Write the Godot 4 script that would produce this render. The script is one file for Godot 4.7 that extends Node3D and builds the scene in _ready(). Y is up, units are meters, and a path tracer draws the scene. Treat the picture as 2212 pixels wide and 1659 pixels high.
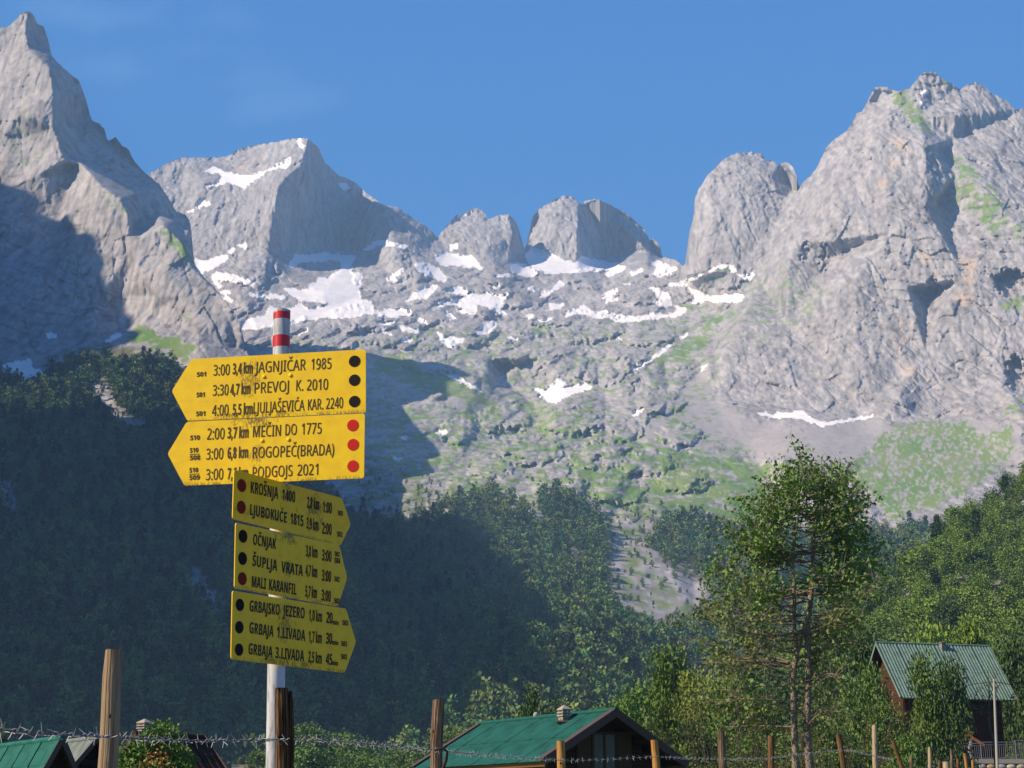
extends Node3D
# A trail signpost behind a barbed wire fence in a mountain valley. Metres, y up, the camera looks along -z.
# Photo positions are written in a 2212 x 1659 pixel frame; at() turns such a pixel and a depth along -z into a point.
const F := 3510.0
const CX := 1106.0
const CY := 829.5
const EYE := Vector3(0, 1.2, 0)
const PITCH := 15.0
var cp := cos(deg_to_rad(PITCH))
var sp := sin(deg_to_rad(PITCH))
var sun_to := Vector3(-0.769, 0.595, 0.232).normalized()
var M := {}
var taken := {}

func ray(x: float, y: float) -> Vector3:
	var b := (CY - y) / F
	var k := cp - b * sp
	return Vector3((x - CX) / F / k, (b * cp + sp) / k, -1.0)

func at(x: float, y: float, d: float) -> Vector3:
	return EYE + ray(x, y) * d

# zoomed views of the photograph: offset and scale to the 2212 frame
const ZOOM := {
	"V": [0.0, 0.0, 1.0], "A": [0.0, 0.0, 0.488], "B": [297.0, 270.0, 0.293], "C": [810.0, 378.0, 0.3662], "D": [1404.0, 108.0, 0.3906],
	"E": [1404.0, 648.0, 0.3652], "F": [756.0, 756.0, 0.3905], "G": [0.0, 648.0, 0.488], "W": [1106.0, 829.5, 0.5], "H": [702.0, 1026.0, 0.3815],
	"S": [324.0, 648.0, 0.26041], "T": [459.0, 999.0, 0.29299], "K": [1404.0, 945.0, 0.4307], "R": [1728.0, 1242.0, 0.2514], "Q": [1863.0, 1431.0, 0.1577],
	"L": [0.0, 1485.0, 0.1709], "N": [0.0, 1350.0, 0.3418], "P": [864.0, 1485.0, 0.293],
}

func zp(z: String, x: float, y: float) -> Vector2:
	var t: Array = ZOOM[z]
	return Vector2(t[0] + x * t[2], t[1] + y * t[2])

func numbered(called: String) -> String:
	var n: int = taken.get(called, 0)
	taken[called] = n + 1
	return called if n == 0 else "%s_%03d" % [called, n]

func thing(called: String, label: String, category: String, where := Vector3.ZERO, group := "") -> Node3D:
	var o := Node3D.new()
	o.name = numbered(called)
	add_child(o)
	o.position = where
	tag(o, label, category, group)
	return o

func tag(o: Node3D, label: String, category: String, group := "", kind := "") -> void:
	if label: o.set_meta("label", label)
	if category: o.set_meta("category", category)
	if group: o.set_meta("group", group)
	if kind: o.set_meta("kind", kind)

func part(called: String, mesh: Mesh, mat: Material, parent: Node3D, t := Transform3D()) -> MeshInstance3D:
	var o := MeshInstance3D.new()
	o.name = called
	o.mesh = mesh
	o.material_override = mat
	o.transform = t
	parent.add_child(o, true)
	return o

func structure(called: String, mesh: Mesh, mat: Material) -> MeshInstance3D:
	var o := part(numbered(called), mesh, mat, self)
	o.set_meta("kind", "structure")
	return o

func lin(r: float, g: float, b: float) -> Color:
	return Color(r, g, b).linear_to_srgb()

func mat(c: Color, rough := 0.9, spec := 0.3, metal := 0.0) -> StandardMaterial3D:
	var m := StandardMaterial3D.new()
	m.albedo_color = c
	m.roughness = rough
	m.metallic_specular = spec
	m.metallic = metal
	return m

func vmat(rough := 0.95, spec := 0.2) -> StandardMaterial3D:
	var m := mat(Color.WHITE, rough, spec)
	m.vertex_color_use_as_albedo = true
	return m

func noise(sd: int, freq: float, oct := 4, ridged := false) -> FastNoiseLite:
	var n := FastNoiseLite.new()
	n.seed = sd
	n.noise_type = FastNoiseLite.TYPE_SIMPLEX_SMOOTH
	n.frequency = freq
	n.fractal_octaves = oct
	n.fractal_type = FastNoiseLite.FRACTAL_RIDGED if ridged else FastNoiseLite.FRACTAL_FBM
	if oct == 1: n.fractal_type = FastNoiseLite.FRACTAL_NONE
	return n

# a tiling noise picture between two colours, stretched by (sx, sy)
func noise_tex(sd: int, freq: float, stops: Array, size := 512, sx := 1.0, sy := 1.0) -> ImageTexture:
	var im := Image.create(size, size, false, Image.FORMAT_RGB8)
	var n := noise(sd, freq, 5)
	for j in size:
		for i in size:
			var a := TAU * i / size
			var b := TAU * j / size
			var r := size / TAU
			var v := n.get_noise_3d(cos(a) * r * sx, sin(a) * r * sx + cos(b) * r * sy, sin(b) * r * sy) * 1.3 + 0.5
			v = clampf(v, 0.0, 0.999) * (stops.size() - 1)
			var k := int(v)
			im.set_pixel(i, j, (stops[k] as Color).lerp(stops[k + 1], v - k))
	return ImageTexture.create_from_image(im)

# ---- mesh helpers
class Shape:
	var v := PackedVector3Array()
	var n := PackedVector3Array()
	var c := PackedColorArray()
	var uv := PackedVector2Array()
	var ix := PackedInt32Array()
	var col := Color.WHITE
	func tri(a: Vector3, b: Vector3, d: Vector3) -> void:
		var k := v.size()
		var nn := (d - a).cross(b - a).normalized()
		v.append(a); v.append(b); v.append(d)
		for i in 3:
			n.append(nn); c.append(col); uv.append(Vector2.ZERO)
			ix.append(k + i)
	func quad(a: Vector3, b: Vector3, d: Vector3, e: Vector3, u0 := Vector2.ZERO, u1 := Vector2.ONE) -> void:
		var k := v.size()
		var nn := (d - a).cross(b - a).normalized()
		v.append(a); v.append(b); v.append(d); v.append(e)
		uv.append(u0); uv.append(Vector2(u1.x, u0.y)); uv.append(u1); uv.append(Vector2(u0.x, u1.y))
		for i in 4:
			n.append(nn); c.append(col)
		ix.append_array(PackedInt32Array([k, k + 1, k + 2, k, k + 2, k + 3]))
	# box spanned by three edges from a corner
	func block(o: Vector3, a: Vector3, b: Vector3, e: Vector3) -> void:
		if a.cross(b).dot(e) < 0.0:
			var t := a
			a = b
			b = t
		quad(o, o + a, o + a + b, o + b)
		quad(o + e, o + e + b, o + e + a + b, o + e + a)
		quad(o, o + e, o + e + a, o + a)
		quad(o + b, o + a + b, o + a + b + e, o + b + e)
		quad(o, o + b, o + b + e, o + e)
		quad(o + a, o + a + e, o + a + b + e, o + a + b)
	func box(mid: Vector3, size: Vector3) -> void:
		block(mid - size / 2, Vector3(size.x, 0, 0), Vector3(0, size.y, 0), Vector3(0, 0, size.z))
	# a tube through points with radii; wob adds an uneven surface
	func tube(pts: PackedVector3Array, rad: PackedFloat32Array, sides := 6, caps := true, wob: FastNoiseLite = null, amount := 0.0) -> void:
		var k := v.size()
		var m := pts.size()
		var up := Vector3(0, 0, 1)
		var run := 0.0
		for i in m:
			var dir := (pts[mini(i + 1, m - 1)] - pts[maxi(i - 1, 0)]).normalized()
			if absf(dir.dot(up)) > 0.9: up = Vector3(1, 0, 0)
			var s := dir.cross(up).normalized()
			var t := s.cross(dir).normalized()
			if i: run += pts[i].distance_to(pts[i - 1])
			for j in sides + 1:
				var a := TAU * j / sides
				var o := s * cos(a) + t * sin(a)
				var r := rad[i]
				if wob: r *= 1.0 + amount * wob.get_noise_3dv(pts[i] * 4.0 + o * 9.0)
				v.append(pts[i] + o * r)
				n.append(o)
				c.append(col)
				uv.append(Vector2(float(j) / sides, run))
		for i in m - 1:
			for j in sides:
				var a := k + i * (sides + 1) + j
				var b := a + sides + 1
				ix.append_array(PackedInt32Array([a, b + 1, b, a, a + 1, b + 1]))
		if caps:
			for e in [0, m - 1]:
				var q := v.size()
				var dir: Vector3 = (pts[0] - pts[1]).normalized() if e == 0 else (pts[m - 1] - pts[m - 2]).normalized()
				v.append(pts[e]); n.append(dir); c.append(col); uv.append(Vector2(0.5, 0.5))
				for j in sides + 1:
					v.append(v[k + e * (sides + 1) + j]); n.append(dir); c.append(col); uv.append(Vector2(0.5, 0.5))
				for j in sides:
					if e == 0: ix.append_array(PackedInt32Array([q, q + 2 + j, q + 1 + j]))
					else: ix.append_array(PackedInt32Array([q, q + 1 + j, q + 2 + j]))
	func bar(a: Vector3, b: Vector3, r0: float, r1 := -1.0, sides := 6, caps := true) -> void:
		tube(PackedVector3Array([a, b]), PackedFloat32Array([r0, r0 if r1 < 0.0 else r1]), sides, caps)
	# a small folded leaf
	func leaf(o: Vector3, along: Vector3, side: Vector3, size: float, wide := 0.55) -> void:
		var k := v.size()
		var up := side.cross(along)
		var a := o
		var b := o + along * size * 0.5 + side * size * wide * 0.5 + up * size * 0.08
		var d := o + along * size - up * size * 0.1
		var e := o + along * size * 0.5 - side * size * wide * 0.5 + up * size * 0.08
		v.append(a); v.append(b); v.append(d); v.append(e)
		var nn := (d - a).cross(b - a).normalized()
		for i in 4:
			n.append(nn); c.append(col); uv.append(Vector2.ZERO)
		ix.append_array(PackedInt32Array([k, k + 1, k + 2, k, k + 2, k + 3]))
	func done() -> ArrayMesh:
		var a := []
		a.resize(Mesh.ARRAY_MAX)
		a[Mesh.ARRAY_VERTEX] = v
		a[Mesh.ARRAY_NORMAL] = n
		a[Mesh.ARRAY_COLOR] = c
		a[Mesh.ARRAY_TEX_UV] = uv
		a[Mesh.ARRAY_INDEX] = ix
		var m := ArrayMesh.new()
		m.add_surface_from_arrays(Mesh.PRIMITIVE_TRIANGLES, a)
		return m

func rnd_dir(r: RandomNumberGenerator) -> Vector3:
	var z := r.randf_range(-1, 1)
	var a := r.randf() * TAU
	var q := sqrt(1.0 - z * z)
	return Vector3(q * cos(a), z, q * sin(a))

# ---- terrain: a depth grid from control points (pixel x, pixel y, depth in metres), triangulated
const GX0 := -180.0
const GY0 := -20.0
const GS := 4.0
const GW := 640
const GH := 450

func depth_grid(pts: Array) -> PackedFloat32Array:
	var p2 := PackedVector2Array()
	for p in pts: p2.append(Vector2(p[0], p[1]))
	var tri := Geometry2D.triangulate_delaunay(p2)
	var g := PackedFloat32Array()
	g.resize(GW * GH)
	for t in range(0, tri.size(), 3):
		var a := p2[tri[t]]
		var b := p2[tri[t + 1]]
		var c := p2[tri[t + 2]]
		var da: float = pts[tri[t]][2]
		var db: float = pts[tri[t + 1]][2]
		var dc: float = pts[tri[t + 2]][2]
		var den := (b - a).cross(c - a)
		if absf(den) < 1e-6: continue
		var i0 := maxi(0, int((minf(a.x, minf(b.x, c.x)) - GX0) / GS))
		var i1 := mini(GW - 1, int((maxf(a.x, maxf(b.x, c.x)) - GX0) / GS) + 1)
		var j0 := maxi(0, int((minf(a.y, minf(b.y, c.y)) - GY0) / GS))
		var j1 := mini(GH - 1, int((maxf(a.y, maxf(b.y, c.y)) - GY0) / GS) + 1)
		for j in range(j0, j1 + 1):
			for i in range(i0, i1 + 1):
				var p := Vector2(GX0 + i * GS, GY0 + j * GS)
				var wb := (p - a).cross(c - a) / den
				var wc := (b - a).cross(p - a) / den
				if wb >= -0.002 and wc >= -0.002 and wb + wc <= 1.004:
					g[j * GW + i] = da + (db - da) * wb + (dc - da) * wc
	# fill what lies outside the points, then soften the creases a little
	for i in GW:
		var last := 0.0
		for j in GH:
			if g[j * GW + i] > 0.0: last = g[j * GW + i]
			elif last > 0.0: g[j * GW + i] = last
		last = 0.0
		for j in range(GH - 1, -1, -1):
			if g[j * GW + i] > 0.0: last = g[j * GW + i]
			elif last > 0.0: g[j * GW + i] = last
	var h := g.duplicate()
	for j in range(1, GH - 1):
		var q := j * GW
		for i in range(1, GW - 1):
			var k := q + i
			h[k] = (g[k] * 2.0 + g[k - 1] + g[k + 1] + g[k - GW] + g[k + GW]) / 6.0
	return h

func depth_at(g: PackedFloat32Array, x: float, y: float) -> float:
	var u := clampf((x - GX0) / GS, 0.0, GW - 1.001)
	var w := clampf((y - GY0) / GS, 0.0, GH - 1.001)
	var i := int(u)
	var j := int(w)
	u -= i
	w -= j
	var k := j * GW + i
	return lerpf(lerpf(g[k], g[k + 1], u), lerpf(g[k + GW], g[k + GW + 1], u), w)

# ---- masks of what covers the rock, two pixels a cell
const MS := 2.0
const MW := 1270
const MH := 880
var cover := {}

func mask(called: String) -> void:
	var b := PackedByteArray()
	b.resize(MW * MH)
	cover[called] = b

func fill(called: String, z: String, flat: Array, value := 1.0) -> void:
	var b: PackedByteArray = cover[called]
	var p := PackedVector2Array()
	for i in range(0, flat.size(), 2):
		var q := zp(z, flat[i], flat[i + 1])
		p.append(Vector2((q.x - GX0) / MS, (q.y - GY0) / MS))
	var lo := 1e9
	var hi := -1e9
	for q in p:
		lo = minf(lo, q.y)
		hi = maxf(hi, q.y)
	var val := int(value * 255.0)
	for j in range(maxi(0, int(lo)), mini(MH - 1, int(hi) + 1) + 1):
		var xs: Array[float] = []
		for i in p.size():
			var a := p[i]
			var c := p[(i + 1) % p.size()]
			if (a.y <= j) != (c.y <= j): xs.append(a.x + (j - a.y) / (c.y - a.y) * (c.x - a.x))
		xs.sort()
		for k in range(0, xs.size() - 1, 2):
			for i in range(maxi(0, int(round(xs[k]))), mini(MW - 1, int(round(xs[k + 1]))) + 1):
				b[j * MW + i] = val
	cover[called] = b

func soft(called: String, by: int) -> PackedByteArray:
	var im := Image.create_from_data(MW, MH, false, Image.FORMAT_L8, cover[called])
	im.resize(MW / by, MH / by, Image.INTERPOLATE_LANCZOS if by < 3 else Image.INTERPOLATE_BILINEAR)
	im.resize(MW, MH, Image.INTERPOLATE_CUBIC if by < 3 else Image.INTERPOLATE_BILINEAR)
	return im.get_data()

func masked(b: PackedByteArray, x: float, y: float) -> float:
	var i := clampi(int((x - GX0) / MS + 0.5), 0, MW - 1)
	var j := clampi(int((y - GY0) / MS + 0.5), 0, MH - 1)
	return b[j * MW + i] / 255.0

func profile(flat: Array, x: float) -> float:
	var n := flat.size() / 2
	for i in range(1, n):
		if x <= flat[i * 2]:
			var a: float = flat[i * 2 - 2]
			return lerpf(flat[i * 2 - 1], flat[i * 2 + 1], clampf((x - a) / maxf(flat[i * 2] - a, 0.01), 0.0, 1.0))
	return flat[n * 2 - 1]

var n_big := noise(11, 1.0 / 170.0, 3)
var n_crag := noise(12, 1.0 / 62.0, 4, true)
var n_crack := noise(13, 1.0 / 52.0, 2)
var n_slit := noise(20, 1.0 / 19.0, 2)
var n_flute := noise(14, 1.0 / 17.0, 4)
var n_grain := noise(21, 1.0 / 7.0, 2)
var n_block := cells(25, 1.0 / 34.0)
var n_chip := cells(26, 1.0 / 13.0)

func cells(sd: int, freq: float) -> FastNoiseLite:
	var n := FastNoiseLite.new()
	n.seed = sd
	n.noise_type = FastNoiseLite.TYPE_CELLULAR
	n.frequency = freq
	n.cellular_return_type = FastNoiseLite.RETURN_CELL_VALUE
	n.cellular_jitter = 1.0
	n.fractal_type = FastNoiseLite.FRACTAL_NONE
	return n

var n_hump := noise(22, 1.0 / 120.0, 1)
var n_knob := noise(23, 1.0 / 44.0, 1)
var n_bump := noise(24, 1.0 / 17.0, 2)

# uneven rock in metres along the sight line: on walls, slabs split by narrow slanting cracks and fine flutes; on benches, ice-worn humps with clefts between
func relief(p: Vector3, bench: float) -> float:
	var wall := 0.0
	var hump := 0.0
	if bench < 1.0:
		var q := Vector3(p.x + p.y * 0.30, p.y * 0.15, p.z * 0.4)
		var k := 1.0 - absf(n_crack.get_noise_3dv(q)) * 5.6
		var crack := k * k * 5.0 if k > 0.0 else 0.0
		q = Vector3(p.x - p.y * 0.14, p.y * 0.10, p.z * 0.4)
		k = 1.0 - absf(n_slit.get_noise_3dv(q)) * 4.6
		crack += k * k * 2.4 if k > 0.0 else 0.0
		# slanting beds: each juts a little over the one below
		q = Vector3(p.x, p.y * 0.45, p.z * 0.5)
		var b0 := n_big.get_noise_3dv(q)
		var bed := fposmod((p.y * 0.85 + p.x * 0.4 + b0 * 34.0) / 15.0, 1.0)
		crack += bed * bed * 3.4 * clampf(0.55 + b0 * 1.8, 0.1, 1.0)
		wall = b0 * 18.0 + n_block.get_noise_3d(p.x + p.y * 0.2, p.y * 0.3, p.z * 0.4) * 3.6 + n_chip.get_noise_3d(p.x - p.y * 0.1, p.y * 0.35, p.z * 0.4) * 1.5 - (n_crag.get_noise_3dv(q) + 0.3) * 4.0 + crack + n_flute.get_noise_3d(p.x, p.y * 0.11, p.z * 0.35) * 3.6 + n_grain.get_noise_3dv(q) * 0.9
	if bench > 0.0:
		var q := Vector3(p.x + p.z * 0.1, p.y * 0.75, p.z * 0.2)
		hump = 14.0 + n_chip.get_noise_3d(p.x, p.y * 0.6, p.z * 0.2) * 2.2 - absf(n_hump.get_noise_3dv(q)) * 40.0 - absf(n_knob.get_noise_3dv(q)) * 24.0 - absf(n_bump.get_noise_3dv(q)) * 9.0 + n_grain.get_noise_3dv(q) * 1.2
	return lerpf(wall, hump, bench)

# A mountainside over the pixel columns x0..x1, from its skyline down to a lower edge, with a back slope behind the skyline.
func mountainside(grid: PackedFloat32Array, x0: float, x1: float, top: Array, low: Array, step: float, rough: float, jag: float, back := true, pits := []) -> ArrayMesh:
	var cols := int((x1 - x0) / step) + 1
	var y_min := 1e9
	var y_max := -1e9
	for i in cols:
		var x := x0 + i * step
		y_min = minf(y_min, profile(top, x) - jag * 3.0)
		y_max = maxf(y_max, profile(low, x))
	var rows := int((y_max - y_min) / step) + 2
	var extra := 2 if back else 0
	var nr := rows + extra
	var v := PackedVector3Array()
	v.resize(cols * nr)
	var cs := PackedColorArray()
	cs.resize(cols * nr)
	var ys := PackedFloat32Array()
	ys.resize(cols * nr)
	var warp := noise(15, 0.05, 3)
	var tone := noise(16, 1.0 / 90.0, 4)
	var patch := noise(17, 1.0 / 30.0, 4)
	var edge := noise(18, 0.06, 4)
	var speck := noise(19, 1.0 / 9.0, 3)
	var snow_soft := soft("snow", 2)
	var grass := soft("grass", 5)
	var smooth := soft("smooth", 5)
	var stain := soft("stain", 5)
	var streak := soft("streak", 5)
	var wood := soft("wood", 5)
	var bench := soft("bench", 12)
	var turf := Color(0.125, 0.215, 0.048)
	var turf2 := Color(0.190, 0.245, 0.080)
	var soil := Color(0.20, 0.165, 0.125)
	var litter := Color(0.125, 0.120, 0.060)
	for i in cols:
		var x := x0 + i * step
		var ty := profile(top, x) + jag * (edge.get_noise_1d(x) * 2.0 + edge.get_noise_1d(x * 4.0 + 900.0) * 1.5)
		var by := maxf(profile(low, x), ty + 1.0)
		var here := pits.filter(func(p): return absf(p[0] - x) < p[2] + 16.0)
		for j in rows:
			var y := clampf(y_min + j * step, ty, by)
			var at_k := (j + extra) * cols + i
			ys[at_k] = y
			if j > 0 and ys[at_k - cols] == y:
				v[at_k] = v[at_k - cols]
				cs[at_k] = cs[at_k - cols]
				continue
			var d := depth_at(grid, x, y)
			var r := ray(x, y)
			var p := EYE + r * d
			var wx := warp.get_noise_2d(x, y) * 9.0
			var wy := warp.get_noise_2d(x + 500.0, y) * 6.0
			var mi := clampi(int((x + wx * 0.45 - GX0) / MS + 0.5), 0, MW - 1) + clampi(int((y + wy * 0.45 - GY0) / MS + 0.5), 0, MH - 1) * MW
			var mw := clampi(int((x + wx - GX0) / MS + 0.5), 0, MW - 1) + clampi(int((y + wy - GY0) / MS + 0.5), 0, MH - 1) * MW
			var is_snow := snow_soft[mi] + 40.0 * speck.get_noise_2d(x * 0.5, y * 0.5) > 84.0
			var flat := maxf(snow_soft[mw] / 255.0, smooth[mw] / 255.0 * 0.93)
			var g := grass[mw] / 255.0
			d += relief(p, bench[mw] / 255.0) * rough * (1.0 - 0.9 * flat) * (1.0 - 0.45 * g)
			for pit in here:
				var ex: float = (x + wx * 1.6 - pit[0]) / pit[2]
				var ey: float = (y + wy * 1.6 - pit[1]) / pit[3]
				var e := ex * ex + ey * ey
				if e < 1.0: d += pit[4] * (minf(1.0, (1.0 - e) * 2.5) if pit[4] > 0.0 else sqrt(1.0 - e))
			v[at_k] = EYE + r * d
			# colours of the ground itself
			var c: Color
			if is_snow:
				var k := 0.75 + 0.10 * patch.get_noise_3dv(p) + 0.05 * speck.get_noise_3dv(p)
				c = Color(k, k * 0.975, k * 0.94)
			else:
				var q := Vector3(p.x, p.y * 0.55, p.z * 0.6)
				var t := tone.get_noise_3dv(q)
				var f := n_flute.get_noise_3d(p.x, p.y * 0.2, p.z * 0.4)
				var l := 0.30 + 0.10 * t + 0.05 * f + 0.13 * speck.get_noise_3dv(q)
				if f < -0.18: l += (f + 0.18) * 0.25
				c = Color(l * 1.025, l * 0.98, l * 0.94)
				# dark water stains run down the walls
				var wet := n_flute.get_noise_3d(p.x * 1.3, p.y * 0.035, p.z * 0.3 + 300.0) + t * 0.5
				if wet > 0.16: c = c.lerp(Color(0.15, 0.155, 0.165), minf(0.55, (wet - 0.16) * 2.4) * (1.0 - bench[mw] / 255.0))
				var o := stain[mw] / 255.0
				if o > 0.02:
					var w := clampf((f * 1.6 + patch.get_noise_3dv(p) + 0.25) * 1.6, 0.0, 1.0) * o
					c = c.lerp(Color(0.47, 0.34, 0.21), w * 0.5)
				if smooth[mw] > 30:
					c = c.lerp(Color(0.34, 0.318, 0.302), smooth[mw] / 400.0)
				var s := streak[mw] / 255.0
				var pn := patch.get_noise_3d(p.x, p.y * 1.6, p.z * 0.5) + speck.get_noise_3d(p.x * 0.7, p.y, p.z * 0.4) * 0.7
				if s > 0.05:
					var sx := x * 0.86 + y * 0.5
					var sy := y * 0.86 - x * 0.5
					pn = lerpf(pn, patch.get_noise_2d((sx + wx) * 2.0, (sy + wy * 3.0) * 0.5 + 40.0) * 1.1 + speck.get_noise_2d(x * 0.8, y * 0.8) * 1.1, s * 0.85)
				var w2 := clampf((pn * 1.25 + speck.get_noise_2d(x * 1.4, y * 1.8) * 0.35 + g * 1.35 - 0.62) * 2.6, 0.0, 1.0)
				if g > 0.03:
					c = c.lerp(turf.lerp(turf2, clampf(t * 1.6 + 0.4, 0.0, 1.0)), w2 * minf(1.0, g * 2.5))
				elif snow_soft[mw] > 40:
					c = c.lerp(soil, 0.25)
				if wood[mw] > 20:
					c = c.lerp(litter, wood[mw] / 255.0 * clampf(0.75 + pn, 0.0, 1.0))
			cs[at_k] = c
		if back:
			var crest := v[2 * cols + i]
			v[cols + i] = crest + Vector3(crest.x * 0.05, -110.0, -160.0)
			v[i] = crest + Vector3(crest.x * 0.2, -crest.y, -700.0)
			cs[cols + i] = cs[2 * cols + i]
			cs[i] = cs[2 * cols + i]
			ys[cols + i] = -1e4
			ys[i] = -2e4
	var ns := PackedVector3Array()
	ns.resize(cols * nr)
	var ix := PackedInt32Array()
	for j in nr:
		for i in cols:
			var k := j * cols + i
			var i1 := mini(i + 1, cols - 1)
			var a := v[j * cols + i1] - v[j * cols + maxi(i - 1, 0)]
			var b := v[mini(j + 1, nr - 1) * cols + i] - v[maxi(j - 1, 0) * cols + i]
			var nn := b.cross(a)
			ns[k] = nn.normalized() if nn.length_squared() > 1e-6 else Vector3(0, 0.6, 0.8)
			if i < cols - 1 and j < nr - 1:
				if ys[k] != ys[k + cols] or ys[k + 1] != ys[k + cols + 1]:
					ix.append(k)
					ix.append(k + 1)
					ix.append(k + cols + 1)
					ix.append(k)
					ix.append(k + cols + 1)
					ix.append(k + cols)
	var arr := []
	arr.resize(Mesh.ARRAY_MAX)
	arr[Mesh.ARRAY_VERTEX] = v
	arr[Mesh.ARRAY_NORMAL] = ns
	arr[Mesh.ARRAY_COLOR] = cs
	arr[Mesh.ARRAY_INDEX] = ix
	var m := ArrayMesh.new()
	m.add_surface_from_arrays(Mesh.PRIMITIVE_TRIANGLES, arr)
	return m

var far_grid: PackedFloat32Array
var left_grid: PackedFloat32Array

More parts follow.
